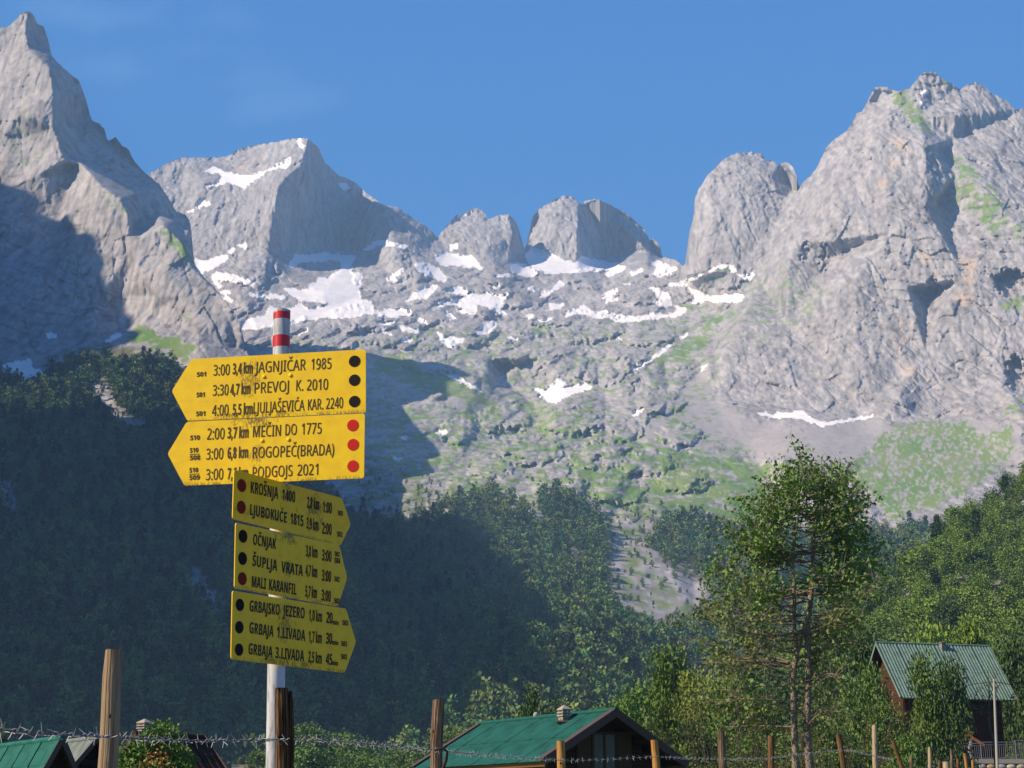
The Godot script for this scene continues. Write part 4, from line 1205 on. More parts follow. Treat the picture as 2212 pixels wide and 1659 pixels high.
	sign_board(post, "T", [160,52, 955,262, 1020,458, 945,612, 148,415], n2, mids[0], paint_c, [
		["KROŠNJA",280,224,483,270,86], ["1400",512,275,607,297], ["2,8 km",697,333,785,350], ["1:00",812,366,878,380], ["503",922,388,960,395,36],
		["LJUBOKUĆE",276,386,546,446,80], ["1815",573,452,668,472], ["3,9 km",692,488,780,505], ["2:00",807,524,877,537], ["502",918,545,957,552,38]],
		[[215,170,48,"dot_dull"], [212,330,48,"dot_dull"]], [[508,322],[626,350]], "short yellow arrow board with two dark red trail dots", M.ink_black, 82.0)
	sign_board(post, "T", [172,443, 935,610, 993,850, 925,1062, 162,925], n2, mids[1], paint_b, [
		["OČNJAK",298,606,467,640,80], ["3,8 km",688,692,773,705], ["3:00",806,722,875,736], ["502",900,690,936,697,36,1], ["504",898,740,940,748,36],
		["ŠUPLJA",293,762,475,801], ["VRATA",505,808,665,840], ["4,7 km",685,832,770,850], ["3:00",805,872,872,884], ["502",898,876,935,883,38],
		["MALI",288,918,393,935], ["KARANFIL",415,939,617,977], ["5,7 km",683,988,768,1003], ["3:00",802,1018,870,1030], ["502",896,1036,936,1043,38]],
		[[224,544,48,"dot_black"], [221,708,48,"dot_black"], [219,857,48,"dot_dull"]], [[506,685],[622,706]], "yellow arrow board with two black dots above one red", M.ink_black, 82.0)
	sign_board(post, "T", [148,945, 985,1078, 1058,1325, 975,1552, 137,1450], n2, mids[2], paint_a, [
		["GRBAJSKO",272,1098,493,1127], ["JEZERO",515,1130,677,1153], ["1,0 km",710,1163,805,1178], ["20",838,1183,883,1190], ["min",885,1194,928,1200,36], ["503",957,1199,1000,1204,38],
		["GRBAJA",270,1258,448,1287], ["1.LIVADA",473,1290,682,1318], ["1,7 km",708,1322,803,1336], ["30",836,1336,880,1342], ["min",882,1343,926,1349,36], ["503",947,1353,990,1358,38],
		["GRBAJA",263,1413,440,1440], ["3.LIVADA",462,1442,674,1468], ["2,5 km",705,1472,803,1486], ["45",834,1488,880,1494], ["min",880,1494,924,1499,36], ["503",947,1449,990,1453,38]],
		[[201,1050,46,"dot_black"], [197,1215,46,"dot_black"], [195,1380,46,"dot_black"]], [[490,1172],[617,1190]], "lowest yellow arrow board with three worn black dots", M.ink_black, 82.0)

# ---- the fence
func wood_mat(sd: int, dark: Color, light: Color, stretch := 0.25, rel := 1.5) -> StandardMaterial3D:
	var m := mat(Color.WHITE, 0.9, 0.2)
	m.albedo_texture = noise_tex(sd, 0.05, [dark, dark.lerp(light, 0.45), light, light.lerp(dark, 0.3)], 256, 1.6, stretch)
	m.uv1_scale = Vector3(1, 0.9, 1)
	m.heightmap_enabled = true
	m.heightmap_texture = m.albedo_texture
	m.heightmap_scale = rel
	return m

func fence_post(tx: float, ty: float, bx: float, width: float, d: float, m: Material, label: String, knots := 2, group := "") -> Node3D:
	var top := at(tx, ty, d)
	var low := at(bx, 1659.0, d)
	var gy := ground_height(low.x, low.z) - 0.15
	var dirv := (low - top) / maxf(0.01, top.y - low.y)
	var foot := top + dirv * (top.y - gy)
	var r := width * d / F * 0.5
	var o := thing("fence_post", label, "fence post", foot, group)
	var sh := Shape.new()
	var pts := PackedVector3Array()
	var rs := PackedFloat32Array()
	var wob := noise(int(tx) + 7, 0.9, 3)
	var steps := 26
	for i in steps + 1:
		var t := i / float(steps)
		var p := foot.lerp(top, t) - foot
		p += Vector3(wob.get_noise_1d(t * 3.0), 0, wob.get_noise_1d(t * 3.0 + 50.0)) * r * 0.35 * (1.0 - pow(t, 8.0))
		pts.append(p)
		rs.append(r * (1.06 - 0.08 * t) * (0.93 if i == steps else 1.0))
	pts.append(pts[steps] + Vector3(0, r * 0.06, 0))
	rs.append(r * 0.82)
	sh.tube(pts, rs, 22, true, wob, 0.10)
	part("stake", sh.done(), m, o)
	var rr := RandomNumberGenerator.new()
	rr.seed = int(tx * 13.0)
	for k in knots:
		var s := SphereMesh.new()
		s.radius = r * 0.2
		s.height = r * 0.4
		s.radial_segments = 10
		s.rings = 6
		var a := rr.randf_range(-1.0, 1.0)
		var t := 1.0 - (0.08 + 0.13 * k + rr.randf() * 0.05)
		part("knot", s, M.knot, o, Transform3D(Basis().scaled(Vector3(1.0, 1.3, 0.6)), foot.lerp(top, t) - foot + Vector3(sin(a), 0, cos(a)) * r * 0.95))
	return o

func wire_path() -> PackedVector3Array:
	var p := PackedVector3Array()
	for q in [[-90,1570,3.05],[0,1577,3.4],[110,1585,3.78],[232,1592,4.22],[330,1597,4.75],[420,1600,5.25],[515,1600,5.75],[609,1598,6.2],[700,1600,6.9],[780,1606,7.6],[942,1621,9.3],[1060,1632,11.0],[1211,1642,12.85],[1300,1641,13.6],[1414,1635,14.35],[1490,1638,15.1],[1559,1639,15.85],[1620,1640,16.9],[1666,1637,17.85],[1740,1628,19.4],[1816,1621,20.85],[1850,1624,22.3],[1889,1633,23.85],[1938,1643,27.8],[1975,1651,30.0],[2012,1660,33.0]]:
		p.append(at(q[0], q[1], q[2] - 0.04))
	var c := Curve3D.new()
	for i in p.size():
		var t := (p[mini(i + 1, p.size() - 1)] - p[maxi(i - 1, 0)]) * 0.16
		c.add_point(p[i], -t, t)
	c.bake_interval = 0.012
	return c.get_baked_points()

func barbed_wire() -> void:
	var metal := mat(lin(0.36, 0.37, 0.38), 0.5, 0.5, 0.5)
	var dull := mat(lin(0.12, 0.12, 0.125), 0.65, 0.4, 0.4)
	var path := wire_path()
	var w := thing("barbed_wire", "twisted galvanised barbed wire strung along the wooden fence posts", "barbed wire", Vector3.ZERO)
	for s in 2:
		var sh := Shape.new()
		var pts := PackedVector3Array()
		var rs := PackedFloat32Array()
		var run := 0.0
		for i in path.size():
			if i: run += path[i].distance_to(path[i - 1])
			var a := run * 70.0 + s * PI
			pts.append(path[i] + Vector3(0, cos(a), sin(a)) * 0.0019)
			rs.append(0.00125)
		sh.tube(pts, rs, 5, true)
		part("strand", sh.done(), dull, w)
	var r := RandomNumberGenerator.new()
	r.seed = 9
	var kinds := []
	for k in 5:
		var sh := Shape.new()
		var pts := PackedVector3Array()
		var rs := PackedFloat32Array()
		for i in 15:
			var a := TAU * i / 7.0
			pts.append(Vector3((i - 7) * 0.0007, cos(a) * 0.0052, sin(a) * 0.0052))
			rs.append(0.0013)
		sh.tube(pts, rs, 5, false)
		for e in 4:
			var a := e * PI / 2.0 + r.randf_range(-0.5, 0.5)
			var dirv := Vector3(r.randf_range(-0.55, 0.55), cos(a), sin(a)).normalized()
			var b := Vector3((e - 1.5) * 0.003, cos(a + 1.2) * 0.004, sin(a + 1.2) * 0.004)
			sh.tube(PackedVector3Array([b, b + dirv * 0.013 + Vector3(0, 0.0008, 0), b + dirv * r.randf_range(0.018, 0.025)]), PackedFloat32Array([0.0011, 0.0010, 0.0008]), 5, true)
		kinds.append(sh.done())
	var run := 0.0
	var next := 0.05
	for i in range(1, path.size()):
		run += path[i].distance_to(path[i - 1])
		if run >= next and path[i].z > -27.0:
			next += 0.105 + r.randf_range(-0.012, 0.012)
			var dirv := (path[i] - path[i - 1]).normalized()
			var up := Vector3.UP
			var b := Basis(dirv, up.slide(dirv).normalized(), dirv.cross(up).normalized())
			part("barb", kinds[r.randi() % 5], metal, w, Transform3D(b * Basis(Vector3.RIGHT, r.randf() * TAU), path[i]))
	# rusty tie at the fourth post
	var t := Shape.new()
	var a := at(962, 1618, 9.32)
	t.tube(PackedVector3Array([at(940,1620,9.2), at(958,1617,9.2), at(966,1624,9.25), at(964,1640,9.25), at(956,1664,9.3)]), PackedFloat32Array([0.006, 0.007, 0.007, 0.009, 0.009]), 6, true)
	var tie := part("tie", t.done(), mat(lin(0.06, 0.045, 0.035), 0.9, 0.2), w)
	tie.set_meta("label", "dark rusty wire tie hooked round the post")

func fence() -> void:
	M.knot = mat(lin(0.10, 0.065, 0.035), 0.9, 0.2)
	M.knot.albedo_texture = noise_tex(90, 0.1, [Color(0.6, 0.55, 0.5), Color(1, 1, 1)], 64)
	var pale := wood_mat(81, Color(0.46, 0.39, 0.30), Color(0.60, 0.53, 0.42), 0.35)
	var dark := wood_mat(83, Color(0.17, 0.12, 0.08), Color(0.50, 0.40, 0.28), 0.3, 4.0)
	var grey := wood_mat(85, Color(0.30, 0.24, 0.18), Color(0.56, 0.48, 0.40), 0.25, 3.0)
	var orange := wood_mat(87, Color(0.54, 0.37, 0.17), Color(0.72, 0.55, 0.32), 0.3)
	var brown := wood_mat(89, Color(0.28, 0.20, 0.13), Color(0.50, 0.38, 0.26), 0.3)
	var light := wood_mat(91, Color(0.50, 0.42, 0.33), Color(0.74, 0.66, 0.54), 0.2)
	fence_post(246, 1405, 231, 41, 4.25, pale, "smooth pale barkless fence post with knots, standing alone left of the signpost", 4)
	var p2 := fence_post(608, 1487, 609, 30, 6.24, dark, "dark split-bark fence post close against the white signpost pole", 1)
	var flap := Shape.new()
	var f0 := at(627, 1493, 6.26) - p2.position
	var f1 := at(624, 1700, 6.26) - p2.position
	flap.tube(PackedVector3Array([f1, f1.lerp(f0, 0.4) + Vector3(0.004, 0, 0), f0.lerp(f1, 0.1), f0]), PackedFloat32Array([0.014, 0.014, 0.011, 0.006]), 8, true, noise(5, 0.9, 3), 0.3)
	part("bark_strip", flap.done(), dark, p2)
	fence_post(948, 1512, 942, 26, 9.4, grey, "weathered grey-brown fence post with a rusty wire tie", 2)
	fence_post(1211, 1601, 1212, 18, 12.95, orange, "peeled orange fence post before the cabin gable edge, with a knot near its top", 2)
	fence_post(1413, 1599, 1418, 16, 14.45, orange, "peeled orange fence post before the lower right edge of the brown gable", 1)
	fence_post(1558, 1580, 1561, 16, 15.95, grey, "grey-brown upright post just right of the cabin with the green roof", 1)
	fence_post(1665, 1590, 1667, 13, 17.95, brown, "brown upright post left of the tree with two trunks", 1)
	fence_post(1811, 1586, 1823, 12, 20.95, brown, "brown leaning post just right of the tree with two trunks", 1)
	fence_post(1889, 1567, 1891, 11, 23.95, light, "tall pale smooth post between two leaning brown ones", 1)
	fence_post(1929, 1600, 1948, 9, 27.95, brown, "thin brown leaning post next to the tall pale one", 1)
	fence_post(1968, 1633, 1970, 8, 31.0, grey, "short grey stake where the barbed wire drops out of view", 0)
	var far := "stakes before the terrace railing"
	for q in [[2008,1614,2009,8,38.0,light,"pale upright stake at the corner of the terrace railing"], [2030,1643,2031,8,40.0,brown,"short brown stake beside the sawn pale stump post"], [2044,1646,2045,15,41.0,light,"thick sawn pale stump post below the terrace railing"], [2055,1618,2056,6,42.0,grey,"thin grey stake before the terrace railing"],
		[2069,1639,2070,7,43.0,brown,"short brown stake between the thin grey and the orange one"], [2084,1628,2088,7,44.0,orange,"tall orange stake before the terrace railing"], [2101,1642,2102,6,45.0,orange,"short orange stake nearest the stone retaining wall"]]:
		fence_post(q[0], q[1], q[2], q[3], q[4], q[5], q[6], 0, far)

# ---- houses
var unit: BoxMesh

func beam(called: String, o: Vector3, a: Vector3, b: Vector3, c: Vector3, m: Material, parent: Node3D) -> MeshInstance3D:
	# one box from a corner and three edges
	var p := part(called, unit, m, parent, Transform3D(Basis(a, b, c), o + (a + b + c) * 0.5))
	return p

func corrugated(width: float, length: float, pitch: float, deep: float) -> ArrayMesh:
	# x across the waves, y down the slope, z out
	var sh := Shape.new()
	var m := int(width / pitch * 8.0)
	for i in m:
		var x0 := width * i / m
		var x1 := width * (i + 1) / m
		var z0 := deep * 0.5 * cos(x0 / pitch * TAU)
		var z1 := deep * 0.5 * cos(x1 / pitch * TAU)
		sh.quad(Vector3(x0, 0, z0), Vector3(x0, -length, z0), Vector3(x1, -length, z1), Vector3(x1, 0, z1))
		sh.quad(Vector3(x0, 0, z0 - 0.004), Vector3(x1, 0, z1 - 0.004), Vector3(x1, -length, z1 - 0.004), Vector3(x0, -length, z0 - 0.004))
		sh.quad(Vector3(x0, -length, z0), Vector3(x0, -length, z0 - 0.004), Vector3(x1, -length, z1 - 0.004), Vector3(x1, -length, z1))
	return sh.done()

func gable_house(h: Node3D, A: Vector3, B: Vector3, ex: float, ey: float, spec: Dictionary) -> Dictionary:
	B.y = A.y
	var e := (B - A).normalized()
	var s := e.cross(Vector3.UP).normalized()
	var P := hit(ex, ey, e, A)
	if (P - A).dot(s) < 0.0: s = -s
	var w := (P - A).dot(s)
	var drop := A.y - P.y
	var long := A.distance_to(B)
	var run := sqrt(w * w + drop * drop)
	var base: float = spec.base
	var o := Vector3(A.x, base, A.z)
	h.position = o
	A -= o
	B -= o
	# roof sheets on both slopes
	var cols: int = spec.cols
	var wide := long / cols
	var sheet := corrugated(wide + 0.02, run / 2.0 + 0.06, spec.pitch, spec.deep)
	for side in [1, -1]:
		var sv: Vector3 = s * side
		var down := (sv * w + Vector3(0, -drop, 0)) / run
		var out := e.cross(down).normalized()
		if out.y < 0: out = -out
		for j in 2:
			for i in cols:
				var k := part("roof_sheet", sheet, spec.roof, h, Transform3D(Basis(e, -down, out), A + e * wide * i + down * (run / 2.0 * j) + out * (0.05 - 0.012 * j + 0.004 * (i % 2))))
				if e.cross(-down).dot(out) < 0.0: k.transform.basis = Basis(e, -down, out)
		# barge boards and the eave board
		for end in [0, 1]:
			var c := A if end == 0 else B
			var away := -e if end == 0 else e
			beam("barge_board", c + away * 0.03 + out * 0.09, down * run, -out * spec.barge, away * 0.035, spec.trim, h)
			if spec.has("lip"): beam("verge_trim", c - away * spec.lip + out * 0.085, down * run, out * 0.02, away * (spec.lip + 0.06), spec.trim, h)
		beam("eave_board", A + down * (run - 0.03) - out * 0.16, e * long, out * 0.14, down * 0.03, spec.fascia, h)
		# soffit boards under the roof
		beam("roof_boarding", A + down * 0.02 - out * 0.03, e * long, down * (run - 0.06), -out * 0.03, spec.soffit, h)
	var cap := Shape.new()
	cap.tube(PackedVector3Array([A - e * 0.05 + Vector3(0, 0.07, 0), B + e * 0.05 + Vector3(0, 0.07, 0)]), PackedFloat32Array([0.075, 0.075]), 10)
	part("ridge_cap", cap.done(), spec.roof, h)
	# walls of horizontal boards, set in under the roof
	var inset: float = spec.inset
	var ww := w - inset
	var wall_top := A.y - drop * (ww / w) - 0.08
	var bh: float = spec.board
	var y := 0.0
	var flip := 0
	var w0: Vector3 = A + e * spec.gable_inset
	var w1: Vector3 = B - e * spec.gable_inset
	w0.y = 0
	w1.y = 0
	while y < A.y - 0.2:
		var half := ww
		if y + bh > wall_top: half = minf(ww, maxf(0.1, (A.y - 0.12 - y - bh) / drop * w))
		var t := 0.05 + 0.008 * (flip % 2)
		for end in [0, 1]:
			var c := w0 if end == 0 else w1
			var away := -e if end == 0 else e
			beam("wall_board", c - s * half + Vector3(0, y + 0.006, 0), s * half * 2.0, Vector3(0, bh - 0.012, 0), away * t, spec.wall, h)
		if y + bh <= wall_top + 0.02:
			for side in [-1, 1]:
				beam("wall_board", w0 + s * ww * side + Vector3(0, y + 0.006, 0), w1 - w0, Vector3(0, bh - 0.012, 0), s * side * t, spec.wall, h)
		y += bh
		flip += 1
	beam("ceiling", w0 - s * ww + Vector3(0, wall_top - 0.1, 0), w1 - w0, s * ww * 2.0, Vector3(0, 0.05, 0), spec.wall, h)
	return {"A": A, "e": e, "s": s, "w": w, "drop": drop, "run": run, "long": long, "gable": w0, "o": o}

func chimney_on(h: Node3D, c: Vector3, e: Vector3, size: float, low: float, high: float, m: Material, m2: Material) -> void:
	var s := e.cross(Vector3.UP).normalized()
	var a := c - e * size * 0.5 - s * size * 0.5
	var st := beam("chimney", a + Vector3(0, -low, 0), e * size, s * size, Vector3(0, low + high * 0.38, 0), m, h)
	var y := high * 0.38
	var slab := size * 1.25
	var q := c - e * slab * 0.5 - s * slab * 0.5
	var inv := st.transform.affine_inverse()
	for k in 3:
		var sb := beam("slab", q + Vector3(0, y, 0), e * slab, s * slab, Vector3(0, high * 0.07, 0), m2, h)
		h.remove_child(sb)
		sb.transform = inv * sb.transform
		st.add_child(sb, true)
		y += high * 0.07
		if k < 2:
			for u in [-1, 1]:
				for v in [-1, 1]:
					var pb := beam("corner_block", c + e * u * size * 0.42 + s * v * size * 0.42 - e * size * 0.09 - s * size * 0.09 + Vector3(0, y, 0), e * size * 0.18, s * size * 0.18, Vector3(0, high * 0.09, 0), m2, h)
					h.remove_child(pb)
					pb.transform = inv * pb.transform
					st.add_child(pb, true)
			y += high * 0.09
	var sh := Shape.new()
	var tip := c + Vector3(0, high, 0)
	var r4 := [q + Vector3(0, y, 0), q + e * slab + Vector3(0, y, 0), q + e * slab + s * slab + Vector3(0, y, 0), q + s * slab + Vector3(0, y, 0)]
	for i in 4:
		var a0: Vector3 = r4[i]
		var a1: Vector3 = r4[(i + 1) % 4]
		var nn := (a1 - tip).cross(a0 - tip)
		if nn.y > 0: sh.tri(tip, a0, a1)
		else: sh.tri(tip, a1, a0)
	var cap := part("cap", sh.done(), m2, h)
	h.remove_child(cap)
	cap.transform = inv
	st.add_child(cap, true)

func paint_metal(c: Color, sd: int) -> StandardMaterial3D:
	var m := mat(c, 0.75, 0.2)
	m.albedo_texture = noise_tex(sd, 0.03, [Color(0.82, 0.82, 0.80), Color(0.95, 0.95, 0.95), Color(1, 1, 1)], 128)
	m.uv1_triplanar = true
	m.uv1_scale = Vector3(0.5, 0.5, 0.5)
	return m

func houses() -> void:
	unit = BoxMesh.new()
	unit.size = Vector3.ONE
	var teal := paint_metal(lin(0.017, 0.100, 0.080), 101)
	var turq := paint_metal(lin(0.025, 0.15, 0.118), 102)
	var grey := paint_metal(lin(0.17, 0.20, 0.18), 103)
	var brownroof := paint_metal(lin(0.060, 0.030, 0.022), 104)
	brownroof.roughness = 0.85
	brownroof.metallic_specular = 0.15
	var mint := paint_metal(lin(0.17, 0.255, 0.20), 105)
	var trim := mat(lin(0.085, 0.055, 0.05), 0.7, 0.3)
	var dark_wood := mat(lin(0.065, 0.036, 0.022), 0.85, 0.25)
	dark_wood.albedo_texture = noise_tex(106, 0.05, [Color(0.6, 0.55, 0.5), Color(1, 1, 1)], 128, 0.4, 3.0)
	var log_wood := mat(lin(0.085, 0.036, 0.02), 0.8, 0.3)
	log_wood.albedo_texture = noise_tex(107, 0.05, [Color(0.7, 0.62, 0.58), Color(1, 1, 1)], 128, 0.4, 3.0)
	var fascia := mat(lin(0.30, 0.15, 0.06), 0.8, 0.3)
	var plaster := mat(lin(0.30, 0.26, 0.21), 0.9, 0.2)
	plaster.albedo_texture = noise_tex(108, 0.08, [Color(0.65, 0.6, 0.55), Color(0.95, 0.95, 0.93), Color(1, 1, 1)], 128)
	var cream := mat(lin(0.33, 0.29, 0.235), 0.85, 0.2)
	# the cabin under the green roof
	var h := thing("cabin", "dark wooden cabin with deep green metal roof and square chimney", "cabin")
	var g := gable_house(h, at(1330, 1538, 50.0), at(1035, 1575, 57.5), 1172, 1645, {"base": 0.0, "cols": 6, "pitch": 0.14, "deep": 0.016, "roof": teal, "trim": trim, "fascia": fascia, "soffit": dark_wood, "wall": dark_wood, "barge": 0.22, "lip": 0.22, "inset": 0.5, "gable_inset": 0.75, "board": 0.2})
	var c := hit(1219, 1563, (g.e as Vector3).cross(g.s).normalized() if false else ((g.s as Vector3) * g.drop + Vector3(0, g.w, 0)).normalized(), (g.A as Vector3) + (g.o as Vector3)) - (g.o as Vector3)
	chimney_on(h, c, g.e, 0.27, 0.25, 0.58, plaster, cream)
	var flash := Shape.new()
	flash.box(c + Vector3(0, 0.06, 0), Vector3(0.5, 0.05, 0.5))
	part("flashing", flash.done(), mat(lin(0.12, 0.10, 0.08), 0.6, 0.4), h)
	var vent := SphereMesh.new()
	vent.radius = 0.09
	vent.height = 0.2
	part("vent_cap", vent, cream, h, Transform3D(Basis(), (g.A as Vector3) + (g.e as Vector3) * (g.long * 0.55) + Vector3(0, 0.16, 0)))
	# gable window with curtains and shutters
	var ge: Vector3 = g.e
	var gs: Vector3 = g.s
	var face: Vector3 = (g.gable as Vector3) - ge * 0.062
	var top_y: float = g.A.y - 0.62
	var glass := mat(Color(0.6, 0.62, 0.62, 0.08), 0.15, 0.2)
	glass.transparency = BaseMaterial3D.TRANSPARENCY_ALPHA
	var frame := mat(lin(0.06, 0.035, 0.022), 0.7, 0.3)
	var window := beam("window_frame", face - gs * 0.46 + Vector3(0, top_y, 0), gs * 0.92, Vector3(0, 0.07, 0), -ge * 0.06, frame, h)
	beam("window_frame", face - gs * 0.46 + Vector3(0, top_y - 1.2, 0), gs * 0.92, Vector3(0, 0.07, 0), -ge * 0.06, frame, h)
	for u in [-0.46, -0.035, 0.39]: beam("window_frame", face + gs * u + Vector3(0, top_y - 1.13, 0), gs * 0.07, Vector3(0, 1.13, 0), -ge * 0.055, frame, h)
	beam("pane", face - gs * 0.39 - ge * 0.028 + Vector3(0, top_y - 1.13, 0), gs * 0.78, Vector3(0, 1.13, 0), -ge * 0.008, glass, h)
	var cloth := mat(lin(0.10, 0.095, 0.08), 0.95, 0.1)
	for u in [-0.38, 0.02]:
		var cs := Shape.new()
		for i in 12:
			var x0 := 0.36 * i / 12.0
			var x1 := 0.36 * (i + 1) / 12.0
			var p0: Vector3 = face + gs * (u + x0) - ge * (0.010 + 0.008 * sin(i * 2.1)) + Vector3(0, top_y - 1.12, 0)
			var p1: Vector3 = face + gs * (u + x1) - ge * (0.010 + 0.008 * sin((i + 1) * 2.1)) + Vector3(0, top_y - 1.12, 0)
			cs.quad(p0, p1, p1 + Vector3(0, 1.1, 0), p0 + Vector3(0, 1.1, 0))
		part("curtain", cs.done(), cloth, h)
	for u in [-0.98, 0.48]: beam("shutter", face + gs * u + Vector3(0, top_y - 1.18, 0), gs * 0.5, Vector3(0, 1.26, 0), -ge * 0.045, frame, h)
	# the porch roof strip below its eave
	var porch := beam("porch_roof", hit(1180, 1662, ge, (g.A as Vector3) + (g.o as Vector3) - ge * 0.4) - (g.o as Vector3), gs * 1.4 + Vector3(0, -0.35, 0), ge * 4.0, Vector3(0, 0.04, 0), mint, h)
	porch.set_meta("label", "paler green porch roof below the eave")
	# left of the posts: turquoise, grey and brown roofs
	h = thing("cabin", "small dark cabin with bright turquoise corrugated roof", "cabin")
	gable_house(h, at(134, 1601, 40.0), at(-40, 1610, 46.0), 80, 1697, {"base": 0.0, "cols": 5, "pitch": 0.19, "deep": 0.045, "roof": turq, "trim": trim, "fascia": trim, "soffit": dark_wood, "wall": dark_wood, "barge": 0.12, "inset": 0.35, "gable_inset": 0.45, "board": 0.2})
	h = thing("cabin", "small dark cabin with plain grey-green roof behind the turquoise one", "cabin")
	gable_house(h, at(211, 1599, 45.0), at(95, 1604, 49.5), 127, 1697, {"base": 0.0, "cols": 4, "pitch": 0.10, "deep": 0.012, "roof": grey, "trim": trim, "fascia": trim, "soffit": dark_wood, "wall": dark_wood, "barge": 0.12, "inset": 0.35, "gable_inset": 0.45, "board": 0.2})
	h = thing("house", "house with dark brown ribbed roof and pale chimney behind the flowering bush", "house")
	g = gable_house(h, at(292, 1590, 46.0), at(441, 1590, 48.2), 340, 1664, {"base": 0.0, "cols": 4, "pitch": 0.25, "deep": 0.03, "roof": brownroof, "trim": trim, "fascia": trim, "soffit": dark_wood, "wall": log_wood, "barge": 0.14, "inset": 0.4, "gable_inset": 0.5, "board": 0.2})
	var cc: Vector3 = at(311, 1588, 47.0) - (g.o as Vector3)
	chimney_on(h, cc, g.e, 0.26, 0.5, 0.46, cream, cream)
	# the log cabin on the terrace
	h = thing("log_cabin", "reddish log cabin with pale green corrugated roof above a railed terrace", "cabin")
	g = gable_house(h, at(1893, 1390, 116.0), at(2135, 1394, 118.5), 1946, 1506, {"base": 5.4, "cols": 6, "pitch": 0.24, "deep": 0.05, "roof": mint, "trim": mint, "fascia": mint, "soffit": log_wood, "wall": log_wood, "barge": 0.16, "inset": 0.9, "gable_inset": 0.7, "board": 0.26})
	cc = at(2036, 1392, 117.2) - (g.o as Vector3)
	chimney_on(h, cc, g.e, 0.32, 0.5, 0.2, plaster, cream)
	var porch_wood := mat(lin(0.30, 0.12, 0.045), 0.8, 0.3)
	var po: Vector3 = g.o
	var conc := mat(lin(0.34, 0.32, 0.28), 0.9, 0.2)
	for q in [[1990, 2100, 1590.0, 0.14], [1990, 2100, 1583.0, 0.10]]:
		var a := at(q[0], q[2], 112.0) - po
		var b := at(q[1], q[2], 112.0) - po
		beam("porch_rail", a, b - a, Vector3(0, q[3], 0), Vector3(0, 0, -0.1), porch_wood, h)
	for x in [2018.0, 2043.0, 2068.0, 2095.0]:
		var a := at(x, 1597, 112.0) - po
		beam("porch_post", a + Vector3(-0.06, 0, -0.05), Vector3(0.12, 0, 0), Vector3(0, 0.95, 0), Vector3(0, 0, -0.1), porch_wood, h)
	var col := Shape.new()
	col.bar(at(2096, 1597, 112.05) - po, at(2096, 1640, 112.05) - po, 0.16, 0.16, 12)
	part("column", col.done(), conc, h)
	var slab := beam("porch_floor", at(1990, 1600, 111.9) - po, at(2100, 1600, 111.9) - at(1990, 1600, 111.9), Vector3(0, 0.12, 0), Vector3(0, 0, -2.2), porch_wood, h)
	var stair := beam("stair_beam", at(2100, 1590, 111.9) - po, at(2126, 1606, 111.9) - at(2100, 1590, 111.9), Vector3(0, -0.22, 0), Vector3(0, 0, -0.9), porch_wood, h)
	terrace(conc)

